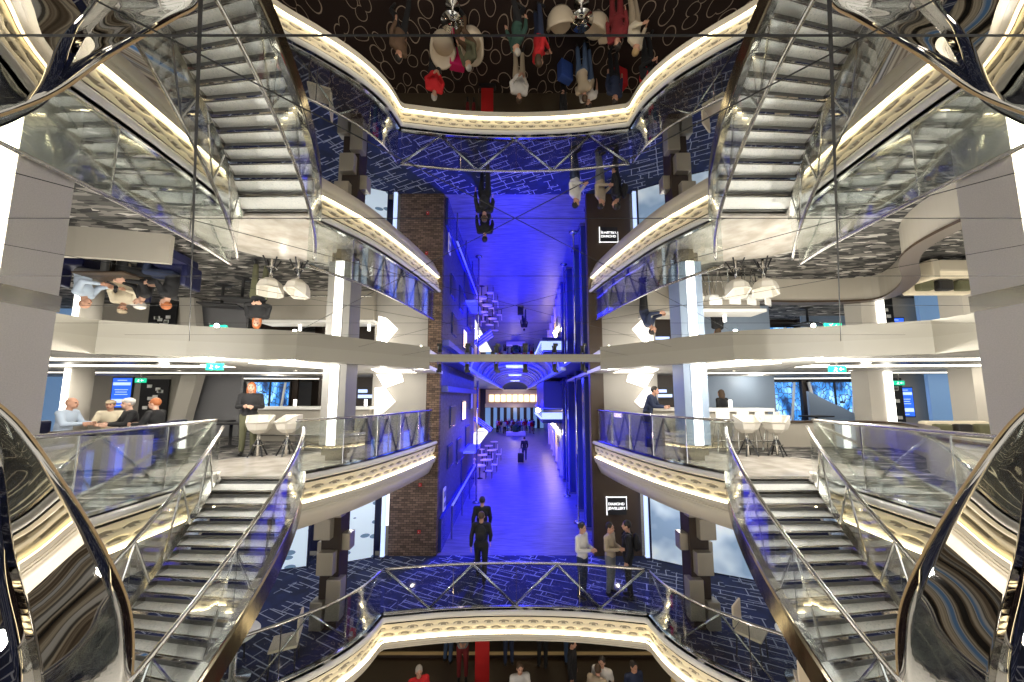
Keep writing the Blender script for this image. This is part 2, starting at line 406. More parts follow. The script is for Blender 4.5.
# ------------------------------------------------------------------ carved cream fronts
def lens(u, v):
    r = 0
    for row, off in ((.30, 0), (.68, .17)):
        uu = ((u + off) % .34) / .34 - .5
        w = .5 - abs(uu)
        h = .115 * math.sin(min(1, w * 2.05) * PI / 2) ** 1.3
        d = abs(v - row)
        if d < h: r = max(r, min(1, (h - d) / .05))
    return r
def carved(bm, path, side, z0, z1, o0, o1, depth=.045):
    pts = resample(path, .028); ns = normals2(pts); rows = 20; prev = None
    for i, (p, n) in enumerate(zip(pts, ns)):
        ring = []
        for k in range(rows + 1):
            v = k / rows; o = o0 + (o1 - o0) * v - depth * lens(i * .028, v)
            ring.append(bm.verts.new((p[0] + n[0] * o * side, p[1] + n[1] * o * side, p[2] + z0 + (z1 - z0) * v)))
        if prev:
            for k in range(rows):
                f = bm.faces.new((prev[k], prev[k + 1], ring[k + 1], ring[k]))
                if lens(i * .028 - .014, (k + .5) / rows) > .55: f.material_index = 1
        prev = ring
    return bm
def front(label, path, side, deep):
    t = thing('balcony_front', label, 'balcony', (0, 0, 0), 0)
    pp = resample(path, .12)
    lip = [(-.22, 0), (-.22, -.10), (.0, -.12), (.045, -.095), (.06, -.055), (.04, -.012), (.0, .0)]
    obj('coping', sweep(B(), pp, lip, side), 'lip', t, True)
    obj('carved_band', carved(B(), path, side, -.155, -.50, -.01, -.06), ['cream', 'fret'], t, True)
    obj('light_strip', sweep(B(), pp, [(-.045, -.503), (-.012, -.503), (-.012, -.515), (-.045, -.515)], side), 'led', t)
    mould = [(-.20, -.515), (-.005, -.515), (.012, -.50), (.02, -.50), (.02, -.565), (-.02, -.572), (-.02, -.582), (.0, -.588), (.0, -.615), (-.035, -.622), (-.035, -.632), (-.015, -.638), (-.015, -.665), (-.05, -.672), (-.2, -.68)]
    obj('moulding', sweep(B(), pp, mould, side), 'cream_plain', t)
    if deep:
        obj('apron', sweep(B(), pp, [(-.06, -.672), (-.10, -.80), (-.20, -1.0), (-.40, -1.06), (-.46, -1.0), (-.25, -.672)], side), 'cream_plain', t, True)
    return t
front('cream carved front of the lower deck opening, glowing along the whole curve', LOWPATH, -1, False)
for s in (-1, 1):
    g = -s; nm = 'left' if s < 0 else 'right'
    front('cream carved balcony front curving from the %s staircase to the %s' % (nm, 'brick pier' if s < 0 else 'dark panelled pier'), mx(BALC_L, g), -g, True)
    front('cream carved gallery front behind the %s staircase, towards the big near column' % nm, mx(GAL_L, g), -g, True)

# ------------------------------------------------------------------ glass balustrades
def balustrade(label, path, side, h=.96, group=None, rail='steel', zig=.62, zr=(0, 1), cut=1.05, struts=True, glassm='glass', zigmat='chrome', sr=.017):
    t = thing('glass_balustrade', label, 'balustrade', (0, 0, 0), 0, group)
    fine = resample(path, .08)
    off = lambda p, n, o: (p[0] - n[0] * o * side, p[1] - n[1] * o * side)
    ns = normals2(fine)
    base = [(*off(p, n, .07), p[2]) for p, n in zip(fine, ns)]
    obj('handrail', tube(B(), [(x, y, z + h) for x, y, z in base], .028, 10), rail, t, True)
    obj('base_channel', sweep(B(), base, [(-.03, .0), (.03, .0), (.03, .05), (-.03, .05)], side), 'chrome', t)
    L = sum((Vector(a) - Vector(b_)).length for a, b_ in zip(base, base[1:])); n = max(1, round(L / cut)); m_ = len(base) - 1
    for k in range(n):
        seg = base[int(k * m_ / n):int((k + 1) * m_ / n) + 1]
        if len(seg) < 2: continue
        seg = seg[:]; a, b_ = Vector(seg[0]), Vector(seg[1]); seg[0] = tuple(a.lerp(b_, .12))
        obj('glass_panel', sweep(B(), seg, [(-.006, .05), (.006, .05), (.006, h - .03), (-.006, h - .03)], side), glassm, t)
        if k: obj('post', tube(B(), [(seg[0][0], seg[0][1], seg[0][2] + .02), (seg[0][0], seg[0][1], seg[0][2] + h)], .009, 6), 'chrome', t)
    if struts:
        q = resample(base, zig); nq = normals2(q)
        for k in range(int(len(q) * zr[0]), min(len(q) - 1, int(len(q) * zr[1]))):
            a, b_ = q[k], q[k + 1]; oa = off(a, nq[k], .06); ob = off(b_, nq[k + 1], .06)
            za, zb = (a[2] + .04, b_[2] + h - .05) if k % 2 else (a[2] + h - .05, b_[2] + .04)
            obj('strut', tube(B(), [(*oa, za), (*ob, zb)], sr, 6), zigmat, t, True)
    return t
balustrade('glass balustrade on the front of the lower deck facing the blue arcade', CENTRE, -1, .98, zig=.98, cut=1.45, sr=.032)
for s in (-1, 1):
    g = -s; nm = 'left' if s < 0 else 'right'
    balustrade('glass balustrade of the lower deck curving under the %s staircase' % nm, mx(LOWEDGE_L[:60], g), -g, .98, zig=.8)
    balustrade('glass balustrade with zigzag struts between the %s staircase and the %s' % (nm, 'brick pier' if s < 0 else 'dark panelled pier'), mx(BALC_L[2:], g), -g, .96, zig=.40, zr=(0, .75), zigmat='charcoal', sr=.022)
    balustrade('glass balustrade along the %s gallery, outside the %s staircase' % (nm, nm), mx(GAL_L[1:], g), -g, .98, zig=.95)

# ------------------------------------------------------------------ the two curved staircases
def sc_in(t): return (-3.75 + 1.918 * t - 1.48 * t * t, 6.12 - 2.9 * t)
def sc_out(t): return (-5.18 + 2.07 * t - 1.553 * t * t, 6.12 - 2.954 * t + .458 * min(t, 1) ** 2 + (.0 if t < 1 else .4 * (t - 1)))
def sc_z(t): return -.80 * t - 1.09 * t * t
def sc_t(z): return (-.80 + math.sqrt(.64 - 4 * 1.09 * z)) / 2.18
def staircase(g, nm):
    t0 = thing('curved_staircase', 'curved glass and chrome staircase of pale glittering treads on the %s' % nm, 'staircase')
    NS = 28; T = sc_t(LOW + .02)
    ts = [T * k / 48 for k in range(49)]
    for k in range(NS):
        z = LOW * (k + 1) / (NS + 1); a, b_ = sc_t(LOW * k / (NS + 1)), sc_t(LOW * (k + 1) / (NS + 1)) + .006
        i0, i1, o0, o1 = sc_in(a), sc_in(b_), sc_out(a), sc_out(b_)
        tr = obj('tread', poly(B(), [(x * g, y) for x, y in (i0, i1, o1, o0)], z - .035, z), 'tread', t0)
        obj('riser', poly(B(), [(x * g, y) for x, y in ((i0[0], i0[1] - .012), (i0[0], i0[1]), (o0[0], o0[1]), (o0[0], o0[1] - .012))], z, z + .045), 'riser_grey', tr)
        obj('nosing', tube(B(), [(i1[0] * g, i1[1] + .01, z - .022), (o1[0] * g, o1[1] + .01, z - .022)], .017, 6), 'steel', tr, True)
    for f, side in ((sc_in, -g), (sc_out, g)):
        path = [(f(u)[0] * g, f(u)[1], sc_z(u)) for u in ts]
        obj('stringer', sweep(B(), path, [(0, .06), (.05, .06), (.07, .0), (.05, -.33), (0, -.33)], side), 'bronze' if f is sc_in else 'steel', t0)
        obj('string_cap', sweep(B(), path, [(-.02, .06), (.07, .06), (.07, .085), (-.02, .085)], side), 'chrome', t0)
    for f, side in ((sc_in, -g), (sc_out, g)):
        path = [(f(u)[0] * g, f(u)[1], sc_z(u) + .06) for u in ts]
        obj('handrail', tube(B(), [(x, y, z + .80) for x, y, z in path], .027, 10), 'steel', t0, True)
        for k in range(6):
            seg = path[k * 8:(k + 1) * 8 + 1]
            obj('glass_panel', sweep(B(), seg, [(.02, .02), (.032, .02), (.032, .77), (.02, .77)], side), 'clear', t0)
            a, b_ = seg[0], seg[3]
            if k:
                obj('stay', tube(B(), [(a[0], a[1], a[2] + .78), (b_[0], b_[1], b_[2] + .02)], .014, 6), 'chrome', t0)
                c = path[max(0, k * 8 - 3)]
                obj('stay', tube(B(), [(a[0], a[1], a[2] + .78), (c[0], c[1], c[2] + .02)], .014, 6), 'chrome', t0)
staircase(1, 'left'); staircase(-1, 'right')

# ------------------------------------------------------------------ mirror ceiling and its edge
edge_l = [(-2.25, 8.92), (-4.33, 6.68), (-6.0, 6.15), (-7.1, 5.7), (-7.5, 3.0), (-7.5, -4)]
mp_ = [(-x, y) for x, y in edge_l][::-1] + edge_l
struct('ceiling', poly(B(), mp_, MIR, MIR + .03), 'mirror')
def seam(a, b_, w_=.006):
    bm = B(); d = Vector((b_[0] - a[0], b_[1] - a[1])).normalized(); n = Vector((-d.y, d.x)) * w_ / 2
    pl = [(a[0] + n.x, a[1] + n.y), (b_[0] + n.x, b_[1] + n.y), (b_[0] - n.x, b_[1] - n.y), (a[0] - n.x, a[1] - n.y)]
    return poly(bm, pl, MIR - .0015, MIR + .01)
sm = B()
def addseam(a, b_, w_):
    global sm
    t_ = seam(a, b_, w_); me = bpy.data.meshes.new('tmp'); t_.to_mesh(me); t_.free(); sm.from_mesh(me); bpy.data.meshes.remove(me)
addseam((-5.0, .85), (5.0, .85), .005)
for k, y in enumerate((1.83, 2.76, 3.69, 4.6, 5.5)): addseam((-6.4, y), (6.4, y), .004)
for s in (-1, 1):
    addseam((s * .065, .0), (s * 5.95, 6.14), .009)
    for c in (1.83, 3.69, 5.55): addseam((0, c), (s * (c + 1), -1), .004); addseam((0, c), (s * min(8.9 - c, 3.2), c + min(8.9 - c, 3.2)), .004)
struct('trim_1', sm, 'seam')
for k in range(len(mp_) - 1):
    a, b_ = mp_[k], mp_[k + 1]
    if a[1] < 2 and b_[1] < 3.5: continue
    d = Vector((b_[0] - a[0], b_[1] - a[1])).normalized(); n = Vector((-d.y, d.x))
    if n.dot(Vector((-(a[0] + b_[0]) / 2, 2 - (a[1] + b_[1]) / 2))) > 0: n = -n
    mid = abs(a[0] + b_[0]) < .1; w_ = .10 if mid else .22
    pl = [(a[0], a[1]), (b_[0], b_[1]), (b_[0] + n.x * w_, b_[1] + n.y * w_), (a[0] + n.x * w_, a[1] + n.y * w_)]
    struct('trim_2', poly(B(), pl, 2.30 if mid else CEIL - .02, MIR + .12), 'soffit')
# side deck ceilings
for s in (-1, 1):
    pl = [(s * 2.32, 9.02), (s * 4.35, 6.8), (s * 6.05, 6.27), (s * 7.2, 5.8), (s * 7.6, 3.0), (s * 7.6, -1), (s * 20, -1), (s * 20, 18), (s * 2.7, 18)]
    struct('ceiling', poly(B(), pl, CEIL, CEIL + .1), 'ceiling_white')
    # recessed light coves
    bm = B(); c0 = CEIL - .012
    for q in ([(4.3, 7.6), (5.2, 6.9), (5.9, 7.5), (4.9, 9.3)], [(6.2, 6.75), (10.8, 6.35), (10.9, 6.75), (6.4, 7.2)], [(7.0, 7.9), (15, 7.3), (15.2, 7.9), (7.1, 8.6)],
              [(3.0, 9.6), (3.9, 9.2), (4.2, 10.3), (3.1, 10.7)]):
        poly(bm, [(s * x, y) for x, y in q], c0, c0 + .02)
    fr = thing('cove_light', 'angular glowing ceiling coves over the %s upper deck' % ('left' if s < 0 else 'right'), 'ceiling light')
    obj('diffuser', bm, 'cove', fr)
    bm = B()
    for q in ([(5.2, 10.8), (17, 10.2), (17, 10.45), (5.2, 11.05)], [(8, 14.2), (17.5, 13.4), (17.5, 13.8), (8, 14.6)]):
        poly(bm, [(s * x, y) for x, y in q], c0, c0 + .02)
    obj('diffuser', bm, 'cove', fr)
    bm = B(); poly(bm, [(s * 7.2, 7.0), (s * 12, 6.9), (s * 12.2, 7.35), (s * 7.2, 7.75)], CEIL - .03, CEIL - .005)
    struct('trim_3', bm, 'slat_dark')
    dl = None
    for i, (x, y) in enumerate(((4.9, 10.2), (6.2, 9.6), (9.4, 9.5), (12.4, 9.6), (8.6, 6.2), (11.6, 5.6))):
        if dl is None:
            dl = thing('ceiling_downlight', 'small round downlight in the white ceiling of the upper deck', 'downlight', (s * x, y, CEIL - .01), 0, 'round ceiling downlights, %s deck' % ('left' if s < 0 else 'right'))
            dl['label'] = 'small round downlight in the white ceiling of the %s upper deck' % ('left' if s < 0 else 'right')
            obj('ring', lathe(B(), [(.075, 0), (.075, -.012), (.055, -.016), (.055, 0)]), 'steel', dl); obj('lens', lathe(B(), [(.052, -.004), (.052, -.010)]), 'lampface', dl)
        else: dup(dl, (s * x, y, CEIL - .01))

# floodlights hanging from the thin beam
fl = None
for i, x in enumerate((-2.0, -1.27, -.5, .27, 1.05, 1.8)):
    if fl is None:
        fl = thing('flood_light', 'black theatre spotlight hanging under the thin beam at the blue arcade', 'spotlight', (x, 8.99, 2.30), 0, 'black spotlights under the beam')
        obj('bracket', box(box(B(), -.06, -.05, -.02, .02, -.13, 0), .05, .06, -.02, .02, -.13, 0), 'black', fl)
        obj('housing', lathe(B(), [(.03, -.05), (.055, -.07), (.055, -.17), (.07, -.22), (.07, -.23)], seg=14), 'black', fl, True)
        obj('barn_door', bx(-.07, .07, -.085, -.075, -.29, -.22), 'black', fl)
    else: dup(fl, (x, 8.99, 2.30), .3 * (i % 3))

# ------------------------------------------------------------------ big near columns
for s in (-1, 1):
    t = thing('square_column', 'large grey fabric column with a glowing corner strip, nearest on the %s' % ('left' if s < 0 else 'right'), 'column', (s * 5.23, 3.42, 0))
    obj('shaft', bx(-.22, .22, -.22, .22, 0, MIR - .09), 'column_fabric', t)
    a, b_ = sorted((-s * .215, s * .04)); obj('light_strip', bx(a, b_, -.24, -.222, .02, MIR - .10), 'strip', t)
    obj('collar', bx(-.235, .235, -.235, .235, MIR - .09, MIR), 'chrome', t)
    obj('lower_shaft', bx(-.25, .25, -.25, .25, -3.47, -.6), 'column_fabric', t)

# ------------------------------------------------------------------ middle columns, upper deck; cube-clad columns, lower deck
for s in (-1, 1):
    nm = 'left' if s < 0 else 'right'
    t = thing('light_column', 'slim square column with a tall glowing strip behind the %s zigzag balustrade' % nm, 'column', (s * 3.98, 7.75, 0))
    obj('shaft', bx(-.26, .26, -.26, .26, .34, CEIL, 0), 'column_grey' if s < 0 else 'blue_slope', t)
    obj('light_strip', bx(-.09, .09, -.285, -.262, .34, CEIL - .05), 'strip_white', t)
    obj('foot', poly(poly(B(), [(-.16, -.16), (.16, -.16), (.16, .16), (-.16, .16)], 0, .12), [(-.22, -.22), (.22, -.22), (.22, .22), (-.22, .22)], .12, .34), 'bronze', t)
    t = thing('cube_column', 'dark column on blue carpet clad with stone-grey cubes, %s lower deck' % nm, 'column', (s * 3.95, 7.85, LOW))
    obj('shaft', bx(-.20, .20, -.20, .20, 0, 2.95), 'brown_dark', t)
    rnd = random.Random(3 + s)
    for dx, dy, z, h, w_ in ((-.17, -.22, .25, .8, .30), (.18, -.20, .05, .55, .26), (.02, -.25, 1.15, .45, .34), (-.26, 0, 1.55, .35, .22), (.24, .05, 1.0, .7, .24), (.12, -.24, 1.85, .42, .34), (-.15, -.22, 2.3, .30, .22), (.2, 0, 2.35, .5, .26)):
        obj('cube', bx(s * dx - w_ / 2, s * dx + w_ / 2, dy - .12, dy + .12, z, z + h, 0, .012), 'cube_metal', t)
# ------------------------------------------------------------------ upper deck surroundings
def panelbox(name, x0, x1, y, z0, z1, m, kind=True, d=.1):
    o = obj(name, bx(x0, x1, y, y + d, z0, z1), m)
    if kind: o['kind'] = 'structure'
    return o
for s in (-1, 1):
    nm = 'left' if s < 0 else 'right'
    a, b_ = sorted((s * 4.0, s * 20)); panelbox('wall_back', a, b_, 17.8, 0, CEIL, 'grey_wall')
    struct('wall_' + nm, bx(s * 20, s * 20.1, -4, 18, LOW - 4, CEIL + .2), 'greige')
    a, b_ = sorted((s * 4.3, s * 20)); panelbox('wall_back', a, b_, 11.3, LOW, -.56, 'navy')
    # pier between the balcony and the arcade
    a, b_ = sorted((s * 2.42, s * 2.85)); struct('wall_' + nm, bx(a, b_, 10.96, 11.2, -.56, MIR + .1), 'brick_brown' if s < 0 else 'brown_panel')
    a, b_ = sorted((s * 2.42, s * 3.90)); struct('wall_' + nm, bx(a, b_, 10.96, 11.2, LOW, -.56), 'brick_brown' if s < 0 else 'brown_panel')
    # pale wall with glowing folded facets
    a, b_ = sorted((s * 2.85, s * 4.6)); struct('wall_' + nm, bx(a, b_, 11.0, 11.2, -.56, CEIL), 'wall_pale')
    t = thing('zigzag_wall_light', 'glowing folded triangular wall light beside the %s' % ('left bar' if s < 0 else 'bartender, right'), 'wall light', (s * 4.2, 10.9, 0))
    bm = B()
    for tri in ([(-.25, 2.1), (.55, 2.1), (.62, 1.86), (.05, 1.66)], [(-.28, 1.66), (.02, 1.68), (.38, 1.22), (.02, .88), (-.25, .8)]):
        v = [bm.verts.new((-s * x, -.03 - .07 * (i % 2), z)) for i, (x, z) in enumerate(tri)]; w2 = [bm.verts.new((-s * x, .06, z)) for x, z in tri]
        n = len(tri); bm.faces.new(v); bm.faces.new(w2[::-1])
        for i in range(n): bm.faces.new((v[i], w2[i], w2[(i + 1) % n], v[(i + 1) % n]))
    bmesh.ops.triangulate(bm, faces=[f for f in bm.faces if len(f.verts) > 4]); obj('facet', bm, 'facet', t)

def screen(label, x, y, z, w_, h, rz=0):
    t = thing('display_screen', label, 'screen', (x, y, z), rz)
    obj('frame', bx(-w_ / 2 - .03, w_ / 2 + .03, -.03, .03, -h / 2 - .03, h / 2 + .03), 'black', t)
    obj('picture', bx(-w_ / 2, w_ / 2, -.04, -.03, -h / 2, h / 2), 'screen_blue', t)
    bm = B()
    for zz, hh, ww in ((.42, .02, .5), (.3, .10, .92), (.1, .02, .7), (.02, .02, .6), (-.06, .02, .7), (-.28, .13, .92), (-.43, .02, .4)): box(bm, -ww * w_ / 2, ww * w_ / 2, -.045, -.04, (zz - hh / 2) * h, (zz + hh / 2) * h)
    obj('text_row', bm, 'screen_pale', t)
def exit_sign(x, y, z, label, w_=.34):
    t = thing('exit_sign', label, 'sign', (x, y, z))
    obj('housing', bx(-w_ / 2, w_ / 2, -.02, .02, 0, .14), 'green_sign', t)
    bm = B()     # running figure, arrow and a doorway
    for q in (([-.09, .03], [-.05, .07], [-.06, .10]), ([-.06, .05], [-.02, .02]), ([-.06, .10], [-.02, .08])):
        tube(bm, [(p[0], -.024, p[1]) for p in q], .008, 5)
    tube(bm, [(.12, -.024, .07), (.03, -.024, .07), (.06, -.024, .10)], .007, 5); tube(bm, [(.03, -.024, .07), (.06, -.024, .04)], .007, 5)
    obj('symbol', bm, 'letters', t); obj('hanger', bx(-.01, .01, -.01, .01, .14, CEIL - z), 'steel', t)
exit_sign(-6.2, 7.0, 1.93, 'green exit sign hanging under the left upper deck ceiling, near the staircase')
exit_sign(6.65, 7.0, 1.88, 'green exit sign hanging under the right upper deck ceiling, near the staircase')
exit_sign(-12.1, 11.0, 1.83, 'small green exit sign over the dark mural doorway, far left')
exit_sign(12.4, 11.0, 1.75, 'small green exit sign over the dark mural doorway, far right')
# left rooms
panelbox('wall_left', -15.6, -11.6, 12.3, 0, CEIL, 'taupe')
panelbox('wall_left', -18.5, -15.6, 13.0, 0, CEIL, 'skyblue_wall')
panelbox('wall_left', -11.5, -9.65, 12.0, 0, CEIL, 'grey_wall')
panelbox('wall_left', -7.6, -4.3, 13.2, 0, CEIL, 'brown_dark')
panelbox('wall_left', -9.9, -7.5, 16.6, 0, CEIL, 'brown_dark')
screen('tall blue information screen on the taupe wall, left upper deck', -14.1, 12.26, 1.52, .68, 1.05)
t = thing('mural_door', 'dark doorway with white abstract figures, left of the slanted pillar', 'door', (-12.9, 12.2, 0))
obj('door_leaf', bx(-.5, .5, 0, .06, 0, 2.0), 'black', t); bm = B()
rnd = random.Random(4)
for k in range(14):
    x, z = rnd.uniform(-.3, .3), rnd.uniform(.4, 1.85); box(bm, x - .08, x + .08, -.02, 0, z - .05, z + .06, 0)
obj('figure', bm, 'white', t)
t = thing('mural_door', 'dark doorway with white abstract figures beside the right information screen', 'door', (12.55, 11.4, 0))
obj('door_leaf', bx(-.4, .4, 0, .06, 0, 2.0), 'black', t); bm = B()
for k in range(14):
    x, z = rnd.uniform(-.2, .2), rnd.uniform(.4, 1.85); box(bm, x - .08, x + .08, -.02, 0, z - .05, z + .06, 0)
obj('figure', bm, 'white', t)
t = thing('slanted_pillar', 'grey pillar leaning left between the mural doorway and the grey wall', 'pillar', (-11.3, 11.6, 0))
bm = B(); v = [bm.verts.new(q) for q in [(-.35, -.1, 0), (.15, -.1, 0), (.55, -.1, CEIL), (.0, -.1, CEIL), (-.35, .2, 0), (.15, .2, 0), (.55, .2, CEIL), (.0, .2, CEIL)]]
for f in ((0, 1, 2, 3), (7, 6, 5, 4), (0, 4, 5, 1), (1, 5, 6, 2), (2, 6, 7, 3), (3, 7, 4, 0)): bm.faces.new([v[i] for i in f])
obj('shaft', bm, 'greige', t)
def web_window(label, x0, x1, y, z0, z1, slant=.0):
    struct('wall_back', bx(x0 - .3, x1 + .3, y + .05, y + .15, 0, CEIL), 'brown_dark')
    t = thing('lattice_window', label, 'window', ((x0 + x1) / 2, y, z0)); hw = (x1 - x0) / 2; h = z1 - z0
    obj('pane', bx(-hw, hw, 0, .03, 0, h), 'night_window', t)
    obj('frame', box(box(box(box(B(), -hw - .06, hw + .06, -.05, .05, h, h + .08), -hw - .06, hw + .06, -.05, .05, -.08, 0), hw, hw + .06, -.05, .05, 0, h), -.03, .03, -.05, .0, 0, h), 'black', t)
    obj('mullion', tube(B(), [(-hw + slant, -.05, 0), (-hw - slant * .4, -.05, h)], .06, 6), 'white', t)
    obj('mullion', tube(B(), [(hw * .62, -.05, 0), (hw * .8, -.05, h)], .05, 6), 'white', t)
web_window('blue lattice window behind the standing woman with orange hair', -11.6, -9.9, 15.0, .65, 2.0, .3)
web_window('narrow blue lattice window right of the left mural doorway', -12.1, -11.5, 13.6, .6, 2.05, .2)
web_window('wide blue lattice window behind the right upper deck tables', 10.1, 12.5, 15.0, .35, 2.0, -.3)
web_window('second blue lattice window, beside the lit square column on the right', 12.8, 14.9, 14.8, .35, 2.0, .2)
def lit_column(x, y, label, round_=False, m='greige'):
    t = thing('lit_column', label, 'column', (x, y, 0))
    if round_: obj('shaft', lathe(B(), [(.23, 0), (.23, CEIL)], seg=24), m, t, True)
    else: obj('shaft', bx(-.32, .32, -.25, .25, 0, CEIL), m, t)
    obj('light_strip', bx(-.13, .02, -.25, -.21, .1, CEIL - .03) if round_ else bx(.12, .34, -.285, -.255, .1, CEIL - .03), 'strip_white', t)
lit_column(-11.5, 9.0, 'round column with a broad glowing strip behind the seated man in light blue', True)
lit_column(10.45, 10.0, 'square column with a glowing edge between window and brown doorway wall')
lit_column(12.1, 9.0, 'square column with a glowing edge beside the pale sofa')
# right rooms
panelbox('wall_right', 6.9, 9.6, 12.6, 0, CEIL, 'blue_slope')
panelbox('wall_right', 4.3, 6.4, 11.8, 0, CEIL, 'brown_dark')
panelbox('wall_right', 11.6, 14.4, 11.6, 0, CEIL, 'taupe')
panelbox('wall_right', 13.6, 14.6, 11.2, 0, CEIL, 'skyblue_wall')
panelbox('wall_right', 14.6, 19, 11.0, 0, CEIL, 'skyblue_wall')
screen('tall blue information screen on the taupe wall, right upper deck', 13.1, 11.56, 1.2, .62, .95)
t = thing('sloping_panel', 'pale blue panel sloping down to the right in front of the window', 'panel', (12.2, 14.2, 0))
bm = B(); v = [bm.verts.new(q) for q in [(0, 0, 0), (2.3, 0, 0), (2.3, 0, .45), (0, 0, 1.6)]]; w2 = [bm.verts.new((q.co.x, .1, q.co.z)) for q in v]
bm.faces.new(v); bm.faces.new(w2[::-1])
for i in range(4): bm.faces.new((v[i], w2[i], w2[(i + 1) % 4], v[(i + 1) % 4]))
obj('panel', bm, 'blue_slope', t)
def small_tv(x, y, z, label, w_=.6, h=.4):
    t = thing('wall_monitor', label, 'screen', (x, y, z)); obj('frame', bx(-w_ / 2, w_ / 2, -.03, .03, -h / 2, h / 2), 'black', t)
    obj('picture', box(box(B(), -w_ * .4, w_ * .4, -.04, -.03, -h * .35, -h * .1), -w_ * .4, w_ * .1, -.04, -.03, h * .05, h * .3), 'screen_pale', t)
small_tv(5.1, 11.65, 1.5, 'small monitor on the dark back wall behind the bartender')
small_tv(-5.7, 13.05, 1.5, 'small dark monitor behind the left bar', .7, .5)
# curved desk on the right
dp = resample(smooth([(6.2, 9.5, 0), (8.2, 9.7, 0), (10.2, 9.4, 0), (9.4, 7.9, 0), (7.6, 6.3, 0), (7.0, 4.9, 0), (6.9, 3.2, 0)], 6), .2)
t = thing('curved_counter', 'long taupe counter wall sweeping across the right upper deck', 'counter')
obj('front_panel', sweep(B(), dp, [(-.06, 0), (.06, 0), (.06, .66), (-.06, .66)]), 'taupe', t)
obj('counter_top', sweep(B(), dp, [(-.16, .66), (.12, .66), (.12, .71), (-.16, .71)]), 'brown_panel', t)
dp = resample(smooth([(-10.6, 6.55, 0), (-8.8, 6.6, 0), (-7.3, 6.95, 0)], 6), .2)
t = thing('curved_bench', 'curved taupe bench back behind the left gallery, in front of the seated group', 'bench')
obj('back_rest', sweep(B(), dp, [(-.06, 0), (.06, 0), (.05, .62), (-.05, .62)]), 'taupe', t)
obj('cushion', sweep(B(), dp, [(-.5, .28), (-.07, .28), (-.07, .46), (-.5, .44)]), 'navy', t)
# bar counters
def bar(label, x0, x1, y, m='white'):
    t = thing('bar_counter', label, 'counter', ((x0 + x1) / 2, y, 0)); h = (x1 - x0) / 2
    obj('counter_top', bx(-h, h, -.35, .3, .98, 1.07, 0, .01), m, t); obj('front_panel', bx(-h + .08, h - .08, -.2, .25, 0, .98), 'taupe', t)
    obj('foot_rail', tube(B(), [(-h + .1, -.32, .2), (h - .1, -.32, .2)], .025), 'chrome', t, True)
bar('long white bar counter left of the left light column', -8.2, -4.5, 11.0)
bar('white bar counter with stools right of the blue light column', 5.1, 7.0, 9.6)
bar('pale counter where the bartender in navy works', 3.75, 4.95, 9.9, 'greige')
lmp = None
for x, y, lab in ((-7.0, 10.9, 'small glowing white lamp standing on the left bar counter'), (6.0, 9.55, 'small glowing white lamp standing on the right bar counter'), (-4.75, 10.9, 'small glowing white lamp at the right end of the left bar')):
    t = thing('table_lamp', lab, 'lamp', (x, y, 1.07)); obj('base', lathe(B(), [(.05, 0), (.05, .02)]), 'steel', t); obj('lamp_shade', lathe(B(), [(.045, .02), (.045, .22)]), 'strip_white', t, True)
# stools
st = None
for i, (x, y) in enumerate(((5.3, 8.95), (5.75, 8.9), (6.2, 8.95), (6.65, 9.0))):
    if st is None:
        st = thing('bar_stool', 'slim bar stool in front of the right white bar counter', 'stool', (x, y, 0), 0, 'stools at the right bar')
        obj('seat', lathe(B(), [(.17, .72), (.18, .75), (.16, .79)]), 'white', st, True); obj('back_rest', bx(-.17, .17, -.19, -.15, .8, 1.0, 0, .01), 'white', st)
        for a in range(4): obj('leg', tube(B(), [(.08 * math.cos(a * PI / 2 + .78), .08 * math.sin(a * PI / 2 + .78), .73), (.2 * math.cos(a * PI / 2 + .78), .2 * math.sin(a * PI / 2 + .78), 0)], .012, 6), 'chrome', st)
    else: dup(st, (x, y, 0), .2 * i)
# white polygonal tub chairs on the marble edge
def tub(label, x, y, rz, m='tub_white', sc=1.0):
    t = thing('tub_chair', label, 'chair', (x, y, 0), rz); t.scale = (sc * .86, sc * .86, sc * .95)
    bm = B(); lathe(bm, [(.13, .56), (.27, .66), (.33, .80), (.34, 1.0), (.29, 1.0), (.26, .76), (.001, .74)], seg=7)
    for v in bm.verts:
        if v.co.y < -.08 and v.co.z > .9: v.co.z -= .16; v.co.y *= 1.12
    obj('seat', bm, m, t)
    obj('pedestal', lathe(B(), [(.035, .02), (.035, .58)], seg=10), 'chrome', t, True)
    for k in range(4):
        a = k * PI / 2 + .5; obj('leg', tube(B(), [(.04 * math.cos(a), .04 * math.sin(a), .40), (.24 * math.cos(a), .24 * math.sin(a), .01)], .02, 6), 'black', t)
    obj('foot_ring', lathe(B(), [(.13, .27), (.15, .27), (.15, .29), (.13, .29)], seg=16), 'steel', t)
    return t
tub('white faceted tub chair on the left marble landing, nearer the woman', -6.0, 8.1, .6)
tub('white faceted tub chair on the left marble landing, nearer the light column', -5.4, 8.2, -.3)
tub('white faceted tub chair on the right marble landing, nearer the blue column', 5.5, 8.2, .3)
tub('white faceted tub chair on the right marble landing, farther from the blue column', 6.15, 8.15, -.6)
tub('white tub chair behind the right zigzag balustrade', 4.75, 8.9, .2)
tub('white tub chair behind the left zigzag balustrade', -4.85, 9.3, .2)
# angled black tables left
for x, y, lab in ((-7.9, 9.6, 'low black table on grey carpet left of the standing woman'), (-9.0, 10.2, 'low black table on grey carpet by the grey wall'), (11.3, 12.9, 'low black table in front of the right lattice window')):
    t = thing('lounge_table', lab, 'table', (x, y, 0)); obj('table_top', bx(-.5, .5, -.3, .3, .62, .67, .3, .01), 'black', t); obj('pedestal', lathe(B(), [(.22, 0), (.2, .03), (.04, .06), (.04, .62)]), 'black', t, True)
